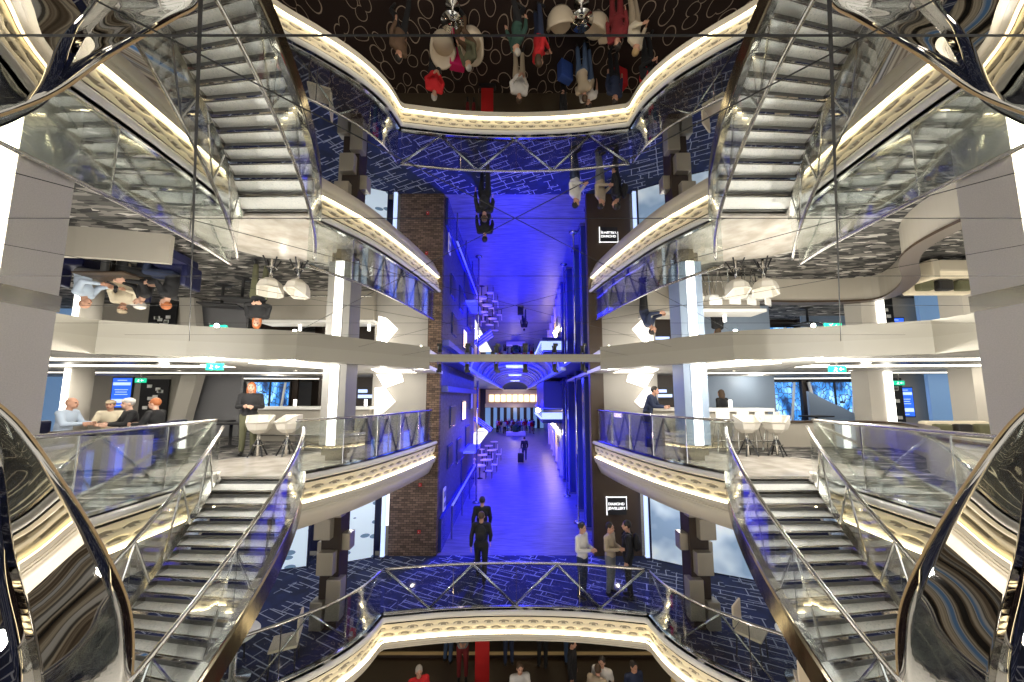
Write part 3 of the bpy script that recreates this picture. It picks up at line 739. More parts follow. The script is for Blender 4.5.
# sofa right
t = thing('lounge_sofa', 'pale green-grey sofa beside the far right lit column', 'sofa', (11.0, 8.3, 0))
obj('seat', bx(-.8, .8, -.4, .4, .12, .42, 0, .05), 'cloth_cream', t); obj('back_rest', bx(-.8, .8, .25, .45, .4, .78, 0, .06), 'cloth_cream', t)
obj('arm', bx(-.95, -.78, -.4, .45, .1, .58, 0, .04), 'cloth_cream', t); obj('arm', bx(.78, .95, -.4, .45, .1, .58, 0, .04), 'cloth_cream', t)
for k in (-.5, 0, .5): obj('cushion', bx(k - .18, k + .18, .1, .26, .44, .72, 0, .05), 'black' if k == 0 else 'cloth_olive', t)

# ------------------------------------------------------------------ lower deck around the arcade mouth
def poster(x0, x1, y0, y1, label, m):
    t = thing('lit_poster', label, 'poster', ((x0 + x1) / 2, (y0 + y1) / 2, LOW)); d = Vector((x1 - x0, y1 - y0, 0)); L = d.length
    t.rotation_euler = (0, 0, math.atan2(d.y, d.x))
    obj('print', bx(-L / 2, L / 2, -.01, .02, .05, 2.15), m, t); obj('frame', box(box(B(), -L / 2 - .05, -L / 2, -.03, .05, 0, 2.2), L / 2, L / 2 + .05, -.03, .05, 0, 2.2), 'navy', t)
poster(-6.75, -5.95, 10.0, 10.25, 'backlit icy shop poster with dark marks, left of the left cube column', 'poster')
poster(-4.95, -4.28, 10.5, 10.8, 'backlit icy shop poster with dark marks, between cube column and brick wall', 'poster')
poster(4.1, 4.95, 10.7, 10.2, 'backlit blue-white poster right of the dark panelled wall', 'poster_plain')
poster(5.35, 6.35, 9.95, 9.5, 'backlit blue-white poster right of the right cube column', 'poster_plain')
for x, y, lab in ((-4.02, 10.85, 'narrow glowing white pillar at the brick wall'), (4.0, 10.8, 'narrow glowing white pillar at the dark panelled wall')):
    t = thing('light_pillar', lab, 'light', (x, y, LOW)); obj('tube', bx(-.05, .05, -.05, .05, .05, 2.6), 'screen_pale', t); obj('base', bx(-.08, .08, -.08, .08, 0, .05), 'steel', t)
t = thing('shop_sign', 'black shop sign with white lettering on the dark panelled wall', 'sign', (3.13, 10.90, -1.97))
obj('board', bx(-.30, .30, -.02, .05, -.26, .26), 'black', t)
obj('frame', box(box(box(B(), -.32, .32, -.04, -.02, .25, .28), -.32, -.29, -.04, -.02, -.27, .28), .30, .315, -.04, -.02, -.1, .28), 'letters', t)
def text(name, body, size, loc, m, parent, rot=(PI / 2, 0, 0)):
    cu = bpy.data.curves.new('tx', 'FONT'); cu.body = body; cu.size = size; cu.align_x = 'CENTER'; cu.align_y = 'CENTER'; cu.extrude = .006; cu.offset = .002
    o = bpy.data.objects.new('tx', cu); COL.objects.link(o); bpy.context.view_layer.update()
    me = bpy.data.meshes.new_from_object(o.evaluated_get(bpy.context.evaluated_depsgraph_get())); bpy.data.objects.remove(o)
    q = bpy.data.objects.new(name, me); me.materials.clear(); me.materials.append(M[m]); COL.objects.link(q); q.location = loc; q.rotation_euler = rot; q.parent = parent; return q
text('lettering', 'DIAMOND', .105, (-.01, -.035, .06), 'letters', t); text('lettering', 'JEWELLERY', .105, (0, -.035, -.07), 'letters', t)
t = thing('wall_notice', 'white notice board on the dark inner side of the brick pier', 'sign', (-2.30, 11.55, -1.95)); obj('board', bx(-.03, .0, -.18, .18, -.35, .35), 'white', t); obj('print', box(box(B(), 0, .005, -.13, .13, .05, .25), 0, .005, -.13, .13, -.25, -.1), 'grey_wall', t)
# small red fittings on the brick
rb = None
for z in (-1.35, -2.75):
    if rb is None:
        rb = thing('alarm_box', 'small red box on the brick wall, upper of two', 'alarm', (-2.95, 10.93, z)); obj('housing', bx(-.045, .045, -.03, .02, -.05, .05, 0, .008), 'red_panel', rb); obj('button', lathe(B(), [(.015, 0), (.015, .01)], c=(0, -.04, 0)), 'white', rb)
    else: dup(rb, (-2.95, 10.93, z), label='small red box on the brick wall, lower of two')
# round white tables with chairs under the stairs
def round_table(x, y, lab, lab2):
    t = thing('round_table', lab, 'table', (x, y, LOW)); obj('table_top', lathe(B(), [(.34, .74), (.36, .76), (.34, .79)], seg=28), 'white', t, True); obj('pedestal', lathe(B(), [(.28, 0), (.26, .03), (.05, .08), (.05, .74)]), 'steel', t, True)
    for k, a in enumerate((.4, 2.3, 4.2)):
        c = thing('cafe_chair', lab2 % ('first', 'second', 'third')[k] if '%' in lab2 else lab2, 'chair', (x + .75 * math.cos(a), y + .75 * math.sin(a), LOW), a + PI / 2, lab2)
        obj('seat', bx(-.22, .22, -.22, .22, .42, .47, 0, .015), 'offwhite_leather', c); obj('back_rest', bx(-.22, .22, -.24, -.20, .5, .88, 0, .02), 'offwhite_leather', c)
        for q in (-1, 1):
            for r in (-1, 1): obj('leg', tube(B(), [(q * .18, r * .18, .43), (q * .2, r * .2, 0)], .014, 6), 'black', c)
round_table(-4.85, 6.35, 'round white table on blue carpet under the left staircase', 'cream cafe chair around the table under the left staircase')
round_table(4.95, 6.35, 'round white table on blue carpet under the right staircase', 'cream cafe chair around the table under the right staircase')

# ------------------------------------------------------------------ the blue arcade
# left facade, brick under blue light, with openings
t = thing('arcade_facade', 'brick shop facade in blue light along the left of the arcade', 'building', (-2.42, 11.2, LOW))
obj('wall', bx(-.35, 0, 0, 8.8, 0, 6.6), 'brick_blue', t)
obj('plinth', bx(-.02, .10, 0, 8.8, 0, 1.0), 'blue_gloss', t)
for y, z, w_, h, m in ((2.0, 4.1, .9, .7, 'black'), (4.8, 4.2, .9, .8, 'warm_window'), (1.6, 2.7, .8, .7, 'black'), (3.6, 2.6, .9, .9, 'black'), (6.2, 2.9, 1.2, .9, 'black'), (7.6, 4.6, .8, .8, 'barrel_rib'), (5.2, 1.5, 1.6, 1.1, 'black')):
    f = obj('window', bx(-.01, .05, y - w_ / 2 - .06, y + w_ / 2 + .06, z - h / 2 - .06, z + h / 2 + .06), 'blue_gloss', t); obj('pane', bx(.045, .06, y - w_ / 2, y + w_ / 2, z - h / 2, z + h / 2), m, f)
obj('canopy', bx(0, .55, 5.0, 7.4, 2.2, 2.3), 'barrel_rib', t); obj('cornice', bx(0, .22, 0, 8.8, 5.0, 5.2), 'barrel', t)
obj('handrail', tube(B(), [(.25, 1.0, 1.1), (.25, 8.0, 1.1)], .04), 'barrel_rib', t, True)
for y in (1, 3.3, 5.6, 8): obj('post', tube(B(), [(.25, y, 0), (.25, y, 1.1)], .03, 6), 'steel', t)
struct('wall_left', bx(-5.6, -5.4, 20, 53, LOW, 2.6), 'pink_wall'); struct('wall_left', bx(-5.6, -2.42, 20.0, 20.2, LOW, 2.6), 'blue_wall')
struct('wall_right', bx(4.3, 4.5, 20.5, 53, LOW, 2.6), 'blue_wall'); struct('wall_right', bx(3.2, 3.4, 11.2, 20.5, LOW, 2.6), 'navy')
for y in (12.4, 14.2, 16.4, 18.9):
    t = thing('shop_window', 'tall lit shop window between the blue pillars on the right of the arcade', 'window', (3.18, y, LOW), 0, 'shop windows between blue pillars'); obj('pane', bx(-.02, .01, -.4, .4, .3, 3.0), 'denim_glass', t); obj('frame', box(bx(-.03, .01, -.46, .46, 3.0, 3.08), -.03, .01, -.46, .46, .22, .3), 'barrel', t); obj('upper_pane', bx(-.02, .01, -.3, .3, 3.8, 4.9), 'pink_wall', t)
struct('wall_back', bx(-6, 6, 53, 53.2, LOW, 3.6), 'navy')
# right side: tall dark blue pillars
pc = None
for i, (x, y) in enumerate(((2.72, 11.6), (2.78, 13.2), (2.85, 15.2), (2.9, 17.8), (2.95, 20.2))):
    if pc is None:
        pc = thing('arcade_pillar', 'tall gloss blue pillar along the right side of the arcade', 'pillar', (x, y, LOW), 0, 'blue pillars on the right of the arcade')
        obj('shaft', bx(-.16, .16, -.22, .22, .12, 6.2, 0, .02), 'blue_gloss', pc); obj('base', bx(-.2, .2, -.26, .26, 0, .12), 'steel', pc); obj('capital', bx(-.24, .24, -.3, .3, 5.6, 5.75), 'barrel', pc)
    else: dup(pc, (x, y, LOW))
po = None
for x, y, lab in ((-1.78, 16.2, 'slim silver pole on a disc foot along the left arcade wall'), (2.55, 17.2, 'slim silver pole on a disc foot, farther on the right of the arcade'), (2.45, 13.7, 'slim silver pole on a disc foot, nearer on the right of the arcade')):
    if po is None:
        po = thing('silver_pole', lab, 'pole', (x, y, LOW)); obj('shaft', tube(B(), [(0, 0, .05), (0, 0, 5.6)], .04), 'chrome', po, True); obj('foot', lathe(B(), [(.18, 0), (.17, .05), (.05, .09)]), 'steel', po, True)
    else: dup(po, (x, y, LOW), label=lab)
# lit columns farther on the right, with a balcony above them
t = thing('arcade_balcony', 'blue bay balcony with a glowing white lower edge over the right columns', 'balcony', (2.2, 21, 0))
obj('bay', bx(-.45, 2.0, 0, 6.5, .55, 2.3), 'barrel', t); obj('light_strip', bx(-.62, 2.0, -.1, 6.6, .0, .08), 'screen_pale', t)
obj('rail_panel', bx(-.58, -.54, -.05, 6.5, .10, .62), 'clear', t); obj('handrail', tube(B(), [(-.56, 6.5, .64), (-.56, -.05, .64), (1.8, -.05, .64)], .03), 'barrel_rib', t, True)
obj('underside', bx(-.5, 2.0, 0, 6.5, -.25, -.01), 'blue_gloss', t)
ac = None
for i, y in enumerate((21.5, 23.5, 25.8, 28.5, 31.5, 35.0)):
    if ac is None:
        ac = thing('lit_arcade_column', 'pale column with a warm lamp in the right colonnade of the arcade', 'column', (2.9, y, LOW), 0, 'right colonnade of the arcade')
        obj('shaft', lathe(B(), [(.2, 0), (.2, .1), (.15, .14), (.15, 3.2)], seg=14), 'cream_plain', ac, True); obj('lamp', lathe(B(), [(.06, 2.5), (.1, 2.65), (.05, 2.8)], c=(-.2, -.1, 0), seg=10), 'lampface', ac, True)
    else: dup(ac, (2.9 + .12 * i, y, LOW))
# barrel ceiling
bm = B(); prev = None
for k in range(17):
    a = PI * k / 16; x = -1.85 * math.cos(a); z = 2.55 + .95 * math.sin(a)
    r = [bm.verts.new((x, y, z)) for y in (13, 51)] + [bm.verts.new((x * 1.03, y, z + .06)) for y in (51, 13)]
    if prev:
        for i in range(4): bm.faces.new((prev[i], prev[(i + 1) % 4], r[(i + 1) % 4], r[i]))
    prev = r
struct('ceiling', bm, 'barrel')
for i, y in enumerate([14 + 2.6 * k for k in range(14)]):
    pts = [(-1.83 * math.cos(PI * k / 16), y, 2.53 + .93 * math.sin(PI * k / 16)) for k in range(17)]
    struct('trim_4', tube(B(), pts, .05, 5), 'barrel_rib')
for s in (-1, 1):
    a, b_ = sorted((s * 1.85, s * 5.5)); struct('ceiling', bx(a, b_, 11.2, 53, 2.5, 2.6), 'barrel')
    a, b_ = sorted((s * 1.75, s * 1.95)); struct('trim_5', bx(a, b_, 13, 52, 2.38, 2.52), 'barrel_rib')
pl = None
for i, y in enumerate((17, 24, 33)):
    if pl is None:
        pl = thing('hanging_panel_light', 'pale rectangular light hanging in the blue barrel ceiling', 'ceiling light', (0, y, 2.9), 0, 'panel lights in the barrel ceiling')
        obj('diffuser', bx(-.45, .45, -.5, .5, -.05, 0), 'screen_pale', pl); obj('hanger', tube(B(), [(0, 0, 0), (0, 0, .45)], .01, 5), 'steel', pl)
    else: dup(pl, (0, y, 2.9))
# far end: balcony with warm windows
t = thing('far_gallery', 'pale upper gallery with warm windows closing the far end of the arcade', 'balcony', (0, 51.5, 0))
obj('front_panel', bx(-4.5, 4.5, 0, .3, -.3, .25), 'cream_plain', t)
for k in range(-4, 5): w_ = obj('window', bx(k * .9 - .35, k * .9 + .35, .9, 1.0, .55, 1.6), 'warm_window', t)
obj('back_panel', bx(-4.5, 4.5, 1.05, 1.2, .2, 2.4), 'offwhite_leather', t); obj('shop_front', bx(-4.5, 4.5, .5, .7, -3.4, -.35), 'denim_glass', t)
for k in range(-4, 5): obj('post', bx(k + .3, k + .75, .3, .5, -3.4, -.3), 'black', t)
# awning and cafe tables left
t = thing('striped_awning', 'blue and white striped shop awning on the left of the arcade', 'awning', (-2.55, 21.2, -.35), 0)
for k in range(6):
    bm = B(); y0, y1 = k * .45, k * .45 + .45
    v = [bm.verts.new(q) for q in [(-.1, y0, .35), (-.1, y1, .35), (1.0, y1, -.45), (1.0, y0, -.45)]]; w2 = [bm.verts.new((q.co.x, q.co.y, q.co.z - .03)) for q in v]
    bm.faces.new(v); bm.faces.new(w2[::-1])
    for i in range(4): bm.faces.new((v[i], w2[i], w2[(i + 1) % 4], v[(i + 1) % 4]))
    obj('stripe', bm, 'white' if k % 2 else 'barrel', t)
obj('arm', tube(B(), [(-.1, 0, -.4), (1.0, 0, -.45)], .02, 5), 'steel', t)
ct = None
for i, (x, y) in enumerate(((-2.1, 20.8), (-1.9, 22.6), (-2.3, 24.5), (-1.8, 26.6), (-2.2, 29), (-1.9, 31.5))):
    if ct is None:
        ct = thing('cafe_table', 'small pale cafe table on the left of the arcade', 'table', (x, y, LOW), 0, 'arcade cafe tables')
        obj('table_top', lathe(B(), [(.35, .72), (.35, .76)]), 'cream', ct, True); obj('pedestal', lathe(B(), [(.2, 0), (.18, .03), (.03, .06), (.03, .72)]), 'black', ct, True)
    else: dup(ct, (x, y, LOW))
cc = None
for i, (x, y) in enumerate(((-2.1, 20.8), (-1.9, 22.6), (-2.3, 24.5), (-1.8, 26.6), (-2.2, 29))):
    for q in (-1, 1):
        if cc is None:
            cc = thing('arcade_chair', 'small pale chair at a cafe table on the left of the arcade', 'chair', (x + q * .55, y, LOW), PI / 2, 'arcade cafe chairs')
            obj('seat', bx(-.2, .2, -.2, .2, .42, .46), 'cream', cc); obj('back_rest', bx(-.2, .2, .17, .21, .5, .85), 'cream', cc)
            for u in (-1, 1):
                for v_ in (-1, 1): obj('leg', tube(B(), [(u * .17, v_ * .17, .43), (u * .18, v_ * .18, 0)], .014, 5), 'black', cc)
        else: dup(cc, (x + q * .55, y, LOW), -q * PI / 2)
t = thing('planter_bench', 'white bench planter with a round green shrub in the middle of the arcade', 'planter', (.1, 43, LOW))
obj('bench', bx(-1.2, 1.2, -.5, .5, 0, .45, 0, .03), 'white', t); bm = B(); bmesh.ops.create_icosphere(bm, subdivisions=3, radius=.5, matrix=Matrix.Translation((0, 0, .85)))
for v in bm.verts: v.co += (v.co - Vector((0, 0, .85))) * random.uniform(-.15, .15)
obj('foliage', bm, 'plant', t)

# ------------------------------------------------------------------ bottom deck furniture
def armchair(x, y, rz, lab):
    t = thing('armchair', lab, 'chair', (x, y, BOT), rz); t.scale = (.82, .82, .9)
    obj('seat', lathe(B(), [(.30, .12), (.36, .16), (.37, .36), (.33, .42), (.0001, .43)], seg=20), 'offwhite_leather', t, True)
    bm = B(); vs = []
    for k in range(13):
        a = -.15 + (PI + .3) * k / 12; h = .50 + .34 * math.sin(max(0, min(PI, a))) ** .8
        q = []
        for r, z in ((.36, .15), (.44, .3), (.46, h - .05), (.43, h), (.37, h - .03), (.33, .35)): q.append(bm.verts.new((r * math.cos(a), r * math.sin(a), z)))
        vs.append(q)
    for a, b_ in zip(vs, vs[1:]):
        for i in range(6): bm.faces.new((a[i], a[(i + 1) % 6], b_[(i + 1) % 6], b_[i]))
    bm.faces.new(vs[0]); bm.faces.new(vs[-1][::-1]); obj('back_rest', bm, 'offwhite_leather', t, True)
    obj('base', lathe(B(), [(.25, 0), (.25, .12)]), 'black', t, True)
armchair(-2.05, 8.75, .5, 'cream curved armchair left of the small glass table, bottom deck')
armchair(-1.25, 8.65, -.5, 'cream curved armchair right of the small glass table, bottom deck')
armchair(2.2, 8.3, -2.2, 'cream curved armchair right of the small dark table, bottom deck')
armchair(1.22, 8.15, 2.8, 'cream curved armchair left of the small dark table, bottom deck')
for x, y, lab in ((-1.65, 8.0, 'small glass table between two cream armchairs, bottom deck'), (1.75, 7.95, 'small dark table among cream armchairs, bottom deck')):
    t = thing('side_table', lab, 'table', (x, y, BOT)); obj('table_top', lathe(B(), [(.3, .5), (.3, .53)]), 'chrome', t, True); obj('pedestal', lathe(B(), [(.2, 0), (.19, .03), (.03, .06), (.03, .5)]), 'steel', t, True)
    obj('glassware', lathe(lathe(B(), [(.03, .53), (.04, .66)], c=(.1, 0, 0), seg=10), [(.03, .53), (.04, .64)], c=(-.08, .08, 0), seg=10), 'clear', t)
def suitcase(x, y, z, rz, m, lab, h=.62):
    t = thing('suitcase', lab, 'suitcase', (x, y, z), rz)
    obj('shell', bx(-.22, .22, -.13, .13, .05, h, 0, .035), m, t, True)
    obj('pull_handle', tube(B(), [(-.1, .1, h), (-.1, .1, h + .3), (.1, .1, h + .3), (.1, .1, h)], .01, 6), 'black', t)
    for a in (-1, 1):
        for b_ in (-1, 1): obj('wheel', tube(B(), [(a * .17 - .015, b_ * .09, .03), (a * .17 + .015, b_ * .09, .03)], .03, 10), 'black', t)
    bm = B(); [box(bm, k - .008, k + .008, -.135, .135, .12, h - .07) for k in (-.12, 0, .12)]; obj('rib', bm, m, t)
suitcase(-1.72, 9.15, BOT, .2, 'cloth_magenta', 'magenta suitcase beside the person in red, bottom deck')
suitcase(1.55, 9.55, BOT, .5, 'cloth_blue', 'bright blue suitcase standing on the pebble carpet')
suitcase(3.3, 9.75, BOT, .4, 'cloth_red', 'dull red suitcase near the right glowing corner, bottom deck')
suitcase(.42, 25.6, LOW, 0, 'black', 'black suitcase pulled by the walker in the blue arcade', .7)
# back of the bottom deck
struct('wall_back', bx(-14, 14, 13.2, 13.4, BOT, LOW - .6), 'brown_dark')
t = thing('carpet_step', 'low dark step with a cream glowing edge at the back of the bottom deck', 'step', (0, 11.75, BOT))
obj('riser', bx(-6.2, 6.2, 0, 1.4, .0, .10), 'brown_dark', t); obj('edge_strip', bx(-6.2, 6.2, -.03, .05, .10, .15), 'wood_trim', t)
t = thing('red_banner', 'upright red banner at the back of the bottom deck', 'banner', (-.92, 10.35, BOT)); obj('sheet', bx(-.20, .20, -.02, .02, .1, 1.9), 'red_panel', t); obj('stand', bx(-.28, .28, -.1, .1, 0, .1), 'black', t)
for i, z in enumerate((-5.15,)):
    t = thing('ledge_light', 'cream lit ledge running across the dark back wall, bottom deck', 'light', (0, 13.1, z)); obj('ledge', bx(-6, 6, -.1, .1, 0, .08), 'wood_trim', t); obj('light_strip', bx(-6, 6, -.11, -.10, .02, .05), 'led', t)
# ------------------------------------------------------------------ polished wings at the near corners
for s in (-1, 1):
    t = thing('chrome_wing', 'dark mirror-polished curved wing panel in the near %s corner' % ('left' if s < 0 else 'right'), 'panel')
    Rg = smooth([(-4.4, 2.0, 2.02), (-3.75, 2.07, 1.68), (-3.24, 2.16, 1.34), (-2.95, 2.24, .93), (-2.90, 2.57, .23), (-3.08, 2.93, -.38), (-3.38, 3.27, -1.13), (-3.75, 3.55, -1.7)], 10)
    Sg = smooth([(-5.0, 2.35, 1.9), (-4.3, 2.4, 1.5), (-3.9, 2.45, 1.25), (-3.68, 2.485, .98), (-3.81, 2.68, .30), (-3.98, 2.95, -.35), (-4.12, 3.2, -1.05), (-4.35, 3.4, -1.6)], 10)
    Tg = smooth([(-5.6, 2.3, 1.9), (-5.2, 2.35, 1.5), (-4.9, 2.4, 1.25), (-4.75, 2.5, .98), (-4.8, 2.6, .30), (-4.9, 2.8, -.35), (-5.0, 3.0, -1.05), (-5.1, 3.2, -1.6)], 10)
    def strip(a, b_, bulge):
        bm = B(); rows = []
        for p, q in zip(a, b_):
            p, q = Vector(p), Vector(q); r = []
            for k in range(9):
                f = k / 8; c = p.lerp(q, f) + Vector((.3, -.85, -.3)) * bulge * math.sin(PI * f)
                r.append(bm.verts.new((c.x * -s, c.y, c.z)))
            rows.append(r)
        for u, v in zip(rows, rows[1:]):
            for k in range(8): bm.faces.new((u[k], u[k + 1], v[k + 1], v[k]))
        bmesh.ops.recalc_face_normals(bm, faces=bm.faces[:]); bmesh.ops.solidify(bm, geom=bm.faces[:], thickness=.02); return bm
    obj('wing_panel', strip(Rg, Sg, .015), 'dark_chrome', t, True)
    obj('inner_panel', strip(Sg, Tg, .03), 'dark_chrome', t, True)
    obj('edge_trim', tube(B(), [(p[0] * -s, p[1], p[2]) for p in Rg], .008, 6), 'wood_trim', t, True)
    obj('edge_trim', tube(B(), [(p[0] * -s, p[1], p[2]) for p in Sg], .006, 6), 'black', t, True)
struct('floor', bx(-2.2, 2.2, -6, 1.0, -.05, 0), 'carpet_pebble_upper')

# ------------------------------------------------------------------ people
def cap(bm, p0, r0, p1, r1, seg=14):
    p0, p1 = Vector(p0), Vector(p1); n = 3
    tube(bm, [p0.lerp(p1, k / n) for k in range(n + 1)], [r0 + (r1 - r0) * k / n for k in range(n + 1)], seg)
    for p, r in ((p0, r0), (p1, r1)): bmesh.ops.create_icosphere(bm, subdivisions=2, radius=r * .995, matrix=Matrix.Translation(p))
def ell(bm, c, rx, ry, rz, rot=None):
    m_ = Matrix.Translation(c)
    if rot is not None: m_ = m_ @ rot
    bmesh.ops.create_icosphere(bm, subdivisions=3, radius=1, matrix=m_ @ Matrix.Diagonal((rx, ry, rz, 1)))
def remesh(bm, vox, name):
    me = bpy.data.meshes.new(name); bm.to_mesh(me); bm.free(); o = bpy.data.objects.new(name, me); COL.objects.link(o)
    md = o.modifiers.new('r', 'REMESH'); md.mode = 'VOXEL'; md.voxel_size = vox; md.use_smooth_shade = True
    sm_ = o.modifiers.new('s', 'SMOOTH'); sm_.factor = .5; sm_.iterations = 2 if vox > .012 else 1
    bpy.context.view_layer.update(); dg = bpy.context.evaluated_depsgraph_get()
    m2 = bpy.data.meshes.new_from_object(o.evaluated_get(dg)); bpy.data.objects.remove(o)
    for p in m2.polygons: p.use_smooth = True
    return m2
# joints for each pose, figure faces -y, 1.72 m tall
def pose(kind):
    J = dict(pel=(0, 0, .95), wai=(0, .0, 1.10), che=(0, .0, 1.30), nek=(0, .01, 1.46), hed=(0, -.02, 1.60))
    for q, k in ((-1, 'R'), (1, 'L')):
        J['hip' + k] = (q * .095, 0, .92); J['kne' + k] = (q * .10, -.01, .50); J['ank' + k] = (q * .11, .03, .09)
        J['sho' + k] = (q * .185, .01, 1.40); J['elb' + k] = (q * .235, .03, 1.13); J['wri' + k] = (q * .235, -.05, .88); J['hnd' + k] = (0, -.02, -1)
    if kind == 'walk':
        J.update(kneL=(.10, -.13, .52), ankL=(.10, -.24, .11), kneR=(-.10, .04, .50), ankR=(-.10, .26, .16), elbL=(.24, .10, 1.15), wriL=(.25, .10, .91), elbR=(-.24, -.03, 1.13), wriR=(-.22, -.19, .93))
    if kind in ('hold', 'lean'):
        J.update(elbL=(.24, .0, 1.14), wriL=(.09, -.25, 1.14), elbR=(-.24, .0, 1.14), wriR=(-.07, -.27, 1.16), hndL=(-.5, -.8, .1), hndR=(.5, -.8, .1))
    if kind == 'lean':
        J.update(wai=(0, -.03, 1.10), che=(0, -.10, 1.28), nek=(0, -.16, 1.42), hed=(0, -.22, 1.54), shoL=(.185, -.13, 1.37), shoR=(-.185, -.13, 1.37), elbL=(.25, -.22, 1.12), elbR=(-.25, -.22, 1.12), wriL=(.16, -.46, 1.10), wriR=(-.16, -.46, 1.10))
    if kind == 'sit':
        for k in J:
            if k[:3] in ('pel', 'wai', 'che', 'nek', 'hed', 'sho', 'hip'): J[k] = (J[k][0], J[k][1], J[k][2] - .42)
        J.update(kneL=(.13, -.42, .50), kneR=(-.13, -.42, .50), ankL=(.13, -.40, .09), ankR=(-.13, -.40, .09), che=(0, -.03, .87), nek=(0, -.05, 1.03), hed=(0, -.09, 1.17), shoL=(.185, -.04, .97), shoR=(-.185, -.04, .97),
                 elbL=(.24, -.14, .74), elbR=(-.24, -.14, .74), wriL=(.12, -.36, .74), wriR=(-.12, -.36, .74), hndL=(-.4, -.9, 0), hndR=(.4, -.9, 0))
    return {k: Vector(v) for k, v in J.items()}
CACHE = {}
def torso(bm, J, e, short=False):
    ell(bm, J['pel'], .165 + e, .115 + e, .12 + e); ell(bm, J['wai'], .145 + e, .10 + e, .13 + e); ell(bm, J['che'], .175 + e, .115 + e, .17 + e)
    cap(bm, J['pel'], .12 + e, J['wai'], .115 + e); cap(bm, J['wai'], .115 + e, J['che'], .12 + e)
    cap(bm, J['shoL'], .062 + e, J['shoR'], .062 + e)
def meshes(kind):
    if kind in CACHE: return CACHE[kind]
    J = pose(kind); bm = B(); torso(bm, J, 0)
    cap(bm, J['che'], .09, J['nek'], .055); cap(bm, J['nek'], .055, J['hed'], .055)
    H_ = J['hed']; ell(bm, H_ + Vector((0, .01, .025)), .076, .095, .105); ell(bm, H_ + Vector((0, -.025, -.045)), .056, .065, .065)
    cap(bm, H_ + Vector((0, -.078, .02)), .010, H_ + Vector((0, -.098, -.02)), .015, 8)
    for q in (-1, 1): ell(bm, H_ + Vector((q * .078, .01, 0)), .012, .022, .032); ell(bm, H_ + Vector((q * .032, -.078, .035)), .022, .012, .008)
    ell(bm, H_ + Vector((0, -.078, -.052)), .024, .012, .009)
    for k, q in (('L', 1), ('R', -1)):
        cap(bm, J['hip' + k], .088, J['kne' + k], .055); cap(bm, J['kne' + k], .055, J['ank' + k], .036)
        a = J['ank' + k]; cap(bm, a + Vector((0, .02, -.045)), .038, a + Vector((0, -.15, -.062)), .028)
        cap(bm, J['sho' + k], .052, J['elb' + k], .040); cap(bm, J['elb' + k], .040, J['wri' + k], .026)
        w_ = J['wri' + k]; d = J['hnd' + k].normalized(); sd = d.cross(Vector((1, 0, 0)) if abs(d.x) < .7 else Vector((0, 0, 1))).normalized()
        up = d.cross(sd).normalized(); c = w_ + d * .05
        for f in range(4):
            o_ = sd * (f - 1.5) * .021; cap(bm, w_ + o_ * .5, .014, c + o_ + d * .03, .013, 8)
            b0 = c + o_ + d * .03; ln = (.032, .040, .037, .028)[f]; b1 = b0 + d * ln; b2 = b1 + (d + up * .6).normalized() * ln * .8
            cap(bm, b0, .0105, b1, .0095, 8); cap(bm, b1, .0095, b2, .0085, 8)
        t0 = w_ + d * .03 - sd * .03; cap(bm, t0, .012, t0 + (d * .7 - sd * .7).normalized() * .045, .010, 8)
    body = remesh(bm, .0085, 'body')
    for v_ in ('skin', 'eye', 'mouth'): body.materials.append(M[v_])
    for p in body.polygons:
        c = Vector(p.center) - H_
        if c.y < -.05:
            if any((c - Vector((q * .030, -.082, .018))).length < .012 for q in (-1, 1)): p.material_index = 1
            elif abs(c.x) < .022 and abs(c.z + .053) < .007: p.material_index = 2
    out = {'body': body}
    bm = B(); torso(bm, J, .014)
    for k in 'LR': cap(bm, J['sho' + k], .066, J['elb' + k], .056); cap(bm, J['elb' + k], .056, J['elb' + k].lerp(J['wri' + k], .92), .042)
    out['shirt'] = remesh(bm, .017, 'shirt')
    bm = B(); torso(bm, J, .016)
    for k in 'LR': cap(bm, J['sho' + k], .068, J['sho' + k].lerp(J['elb' + k], .7), .062)
    out['tee'] = remesh(bm, .017, 'tee')
    bm = B(); ell(bm, J['pel'] + Vector((0, 0, -.02)), .172, .128, .12)
    for k in 'LR': cap(bm, J['hip' + k], .102, J['kne' + k], .072); cap(bm, J['kne' + k], .072, J['ank' + k] + Vector((0, 0, .02)), .058)
    out['trousers'] = remesh(bm, .017, 'trousers')
    bm = B()
    for k in 'LR': a = J['ank' + k]; cap(bm, a + Vector((0, .03, -.043)), .045, a + Vector((0, -.16, -.058)), .034)
    out['shoes'] = remesh(bm, .014, 'shoes')
    for nm_, long_ in (('hair', False), ('long_hair', True)):
        bm = B(); ell(bm, H_ + Vector((0, .022, .042)), .086, .098, .102)
        if long_: ell(bm, H_ + Vector((0, .07, -.05)), .085, .06, .14); ell(bm, H_ + Vector((.07, .03, -.05)), .03, .05, .12); ell(bm, H_ + Vector((-.07, .03, -.05)), .03, .05, .12)
        m_ = remesh(bm, .011, nm_)
        b2 = B(); b2.from_mesh(m_)
        bmesh.ops.delete(b2, geom=[v for v in b2.verts if (v.co - H_).y < -.055 and (v.co - H_).z < .055], context='VERTS'); b2.to_mesh(m_); b2.free(); out[nm_] = m_
    bm = B(); ell(bm, H_ + Vector((0, .012, .075)), .092, .108, .062); ell(bm, H_ + Vector((0, -.10, .055)), .07, .06, .010); out['cap'] = remesh(bm, .011, 'cap')
    bm = B(); c = J['che']; ell(bm, c + Vector((0, .19, -.04)), .14, .08, .21); ell(bm, c + Vector((0, .25, -.1)), .10, .05, .12)
    for q in (-1, 1): tube(bm, [c + Vector((q * .1, .12, .12)), c + Vector((q * .11, 0, .19)), c + Vector((q * .12, -.13, .08)), c + Vector((q * .12, -.1, -.12)), c + Vector((q * .12, .1, -.15))], .018, 8)
    out['backpack'] = remesh(bm, .014, 'backpack')
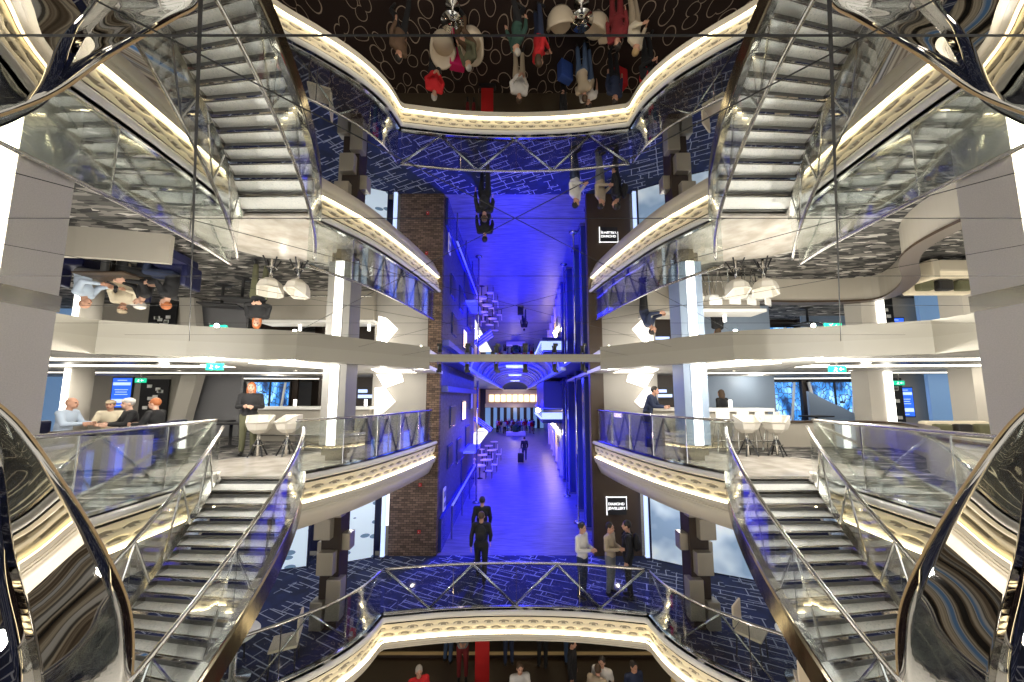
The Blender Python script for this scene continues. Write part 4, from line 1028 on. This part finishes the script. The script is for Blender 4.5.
    CACHE[kind] = out; return out
def person(label, x, y, z, rz, kind, top, low, hair, skin='skin', sc=1.0, sleeve='shirt', extra=None, shoe='black', group=None):
    ms = meshes(kind); t = thing('person', label, 'person', (x, y, z), rz, group); t.scale = (sc,) * 3
    def add(nm, key, m_):
        me = ms[key]
        if not me.materials: me.materials.append(M['black'])
        o = bpy.data.objects.new(nm, me); COL.objects.link(o); o.parent = t
        o.material_slots[0].link = 'OBJECT'; o.material_slots[0].material = M[m_]; return o
    add('body', 'body', skin); add('shirt' if sleeve != 'tee' else 'tee_shirt', sleeve, 'cloth_' + top); add('trousers', 'trousers', 'cloth_' + low); add('shoes', 'shoes', shoe)
    if hair: add('hair', 'long_hair' if hair.endswith('+') else 'hair', 'hair_' + hair.rstrip('+'))
    for e in (extra or []): add(e[0], e[0], 'cloth_' + e[1])
    return t
# lower deck
person('person in black walking into the blue arcade, nearer of two', -.90, 9.5, LOW, PI, 'walk', 'black', 'black', 'brown', sc=1.03, extra=[('backpack', 'black')])
person('person in black walking ahead into the blue arcade, farther of two', -1.0, 10.75, LOW, PI, 'walk', 'black', 'black', 'dark', sc=1.05)
person('dark-haired person in white shirt standing at the arcade mouth', 1.66, 8.85, LOW, .9, 'hold', 'white', 'navy', 'dark', sc=1.0)
person('person in beige jacket facing a companion by the dark panelled wall', 2.38, 8.95, LOW, .9, 'hold', 'beige', 'grey', 'dark', sc=.98)
person('person in black with a backpack talking beside the dark panelled wall', 2.78, 8.8, LOW, -1.9, 'stand', 'black', 'black', 'dark', sc=1.04, extra=[('backpack', 'black')])
# upper deck
person('woman with curly orange hair, black jacket and olive trousers standing on marble edge', -6.45, 8.35, 0, .5, 'hold', 'black', 'olive', 'orange+', 'skin_pale', 1.0)
person('bartender in navy shirt leaning on the pale counter', 3.72, 9.62, 0, PI - 2.2, 'lean', 'navy', 'black', 'dark', sc=1.0)
person('person in black with long brown hair behind the right white bar', 6.25, 10.35, 0, PI + .4, 'stand', 'black', 'black', 'brown+', sc=.92)
person('seated bald man in pale blue shirt raising his hands, left gallery', -10.15, 7.75, 0, PI / 2 + .35, 'sit', 'lightblue', 'grey', None, 'skin', 1.05)
person('seated person in cream top and hat among the left gallery group', -10.1, 8.6, 0, .5, 'sit', 'cream', 'beige', 'brown', 'skin', 1.0, extra=[('cap', 'beige')])
person('seated person in black with a white cap, left gallery group', -8.85, 7.95, 0, -.5, 'sit', 'black', 'black', 'grey', 'skin_pale', 1.04, extra=[('cap', 'white')])
person('seated man in black leaning in at the right end of the gallery group', -8.2, 7.9, 0, -1.3, 'sit', 'black', 'navy', 'orange', 'skin_pale', 1.04)
t = thing('lounge_table', 'low dark table between the seated group on the left gallery', 'table', (-9.4, 7.7, 0)); obj('table_top', bx(-.6, .6, -.3, .3, .60, .64, 0, .01), 'brown_panel', t); obj('pedestal', lathe(B(), [(.2, 0), (.2, .03), (.04, .06), (.04, .6)]), 'steel', t, True)
for i, (x, y, r) in enumerate(((-10.3, 7.7, PI / 2 + .35), (-10.15, 8.75, .5), (-8.8, 8.1, -.5), (-8.05, 7.85, -1.3))):
    t = thing('armchair', ('dark lounge seat under the bald man in pale blue', 'dark lounge seat under the person in cream and hat', 'dark lounge seat under the person with the white cap', 'dark lounge seat under the man at the right end of the group')[i], 'chair', (x, y, 0), r)
    obj('seat', bx(-.3, .3, -.3, .25, .1, .44, 0, .04), 'navy', t); obj('back_rest', bx(-.3, .3, .22, .34, .3, .85, 0, .05), 'navy', t)
# arcade
person('person in dark clothes walking away down the arcade beside a black suitcase', .72, 26.4, LOW, PI, 'walk', 'black', 'navy', 'dark', sc=1.02)
tops = ['white', 'red', 'black', 'lightblue', 'red', 'navy', 'white', 'maroon', 'grey', 'beige']
rnd = random.Random(11)
for k in range(16):
    person('person in a %s top in the far crowd at the end of the arcade' % tops[k % 10], -2.4 + .33 * k + rnd.uniform(-.08, .08), 45.5 + rnd.uniform(-1, 3), LOW, rnd.uniform(-1, 1) + (PI if k % 2 else 0), 'walk' if k % 3 else 'stand', tops[k % 10], ('black', 'denim', 'beige')[k % 3], ('dark', 'brown', 'grey')[k % 3], group='far crowd in %s tops' % tops[k % 10])
# bottom deck
Z = BOT
person('person in red coat with arms forward beside the magenta suitcase, bottom deck', -2.35, 9.05, Z, .4, 'hold', 'red', 'black', 'grey', extra=None)
person('person in white shirt and beige trousers holding a phone, centre of the bottom deck', .12, 9.15, Z, .2, 'hold', 'white', 'beige', 'brown')
person('person in white top and dark trousers walking on the brown floor edge', 2.2, 9.35, Z, -.4, 'walk', 'white', 'denim', 'dark', sleeve='tee')
person('person in black standing beside the bright blue suitcase', 1.55, 10.0, Z, 1.2, 'stand', 'black', 'black', 'dark')
person('person in red hooded top by the yellow-trimmed armchair, bottom deck', .62, 8.05, Z, 2.0, 'hold', 'red', 'navy', 'brown+')
person('person in green coat at the top frame edge of the reflection, bottom deck', .05, 7.75, Z, -1.0, 'walk', 'green', 'black', 'grey')
person('person wrapped in a cream shawl at the right of the bottom deck', 3.05, 7.75, Z, .6, 'hold', 'cream', 'beige', 'blond')
person('person in maroon coat near the cream shawl, bottom deck', 2.55, 7.6, Z, -.6, 'stand', 'maroon', 'maroon', 'dark')
person('person in patterned pale top bending by the dark side table', 1.95, 9.0, Z, 2.6, 'lean', 'beige', 'denim', 'brown')
person('seated person in olive on the right-hand armchair at the glass table', -1.25, 8.62, Z, -.6, 'sit', 'olive', 'brown', 'grey')
person('person in brown coat left of the cream armchairs, bottom deck', -3.0, 7.9, Z, .9, 'walk', 'brown', 'black', 'dark')
person('person in black with red bag standing far right, bottom deck', 3.75, 8.7, Z, .3, 'hold', 'black', 'black', 'blond', extra=[('backpack', 'red')])
person('person in pink and grey by the counter left of the red banner', -1.55, 10.9, Z, .1, 'hold', 'grey', 'maroon', 'grey')
person('person in dark suit with white shirt front, right under the glowing edge', 2.95, 9.2, Z, .3, 'stand', 'navy', 'black', 'dark')
person('person in dark patterned top at the counter, bottom deck', .85, 11.4, Z, 2.8, 'hold', 'maroon', 'black', 'dark')
person('person in grey jacket in front of the counter, left of the red banner', -2.1, 11.6, Z, 2.6, 'stand', 'grey', 'denim', 'brown')
person('person in beige jacket in front of the counter, right of the red banner', -.2, 11.5, Z, -2.9, 'stand', 'beige', 'navy', 'grey')
person('person in white tee shirt waiting at the counter, right part of the bottom deck', 1.7, 11.5, Z, 3.0, 'stand', 'white', 'denim', 'dark', sleeve='tee')
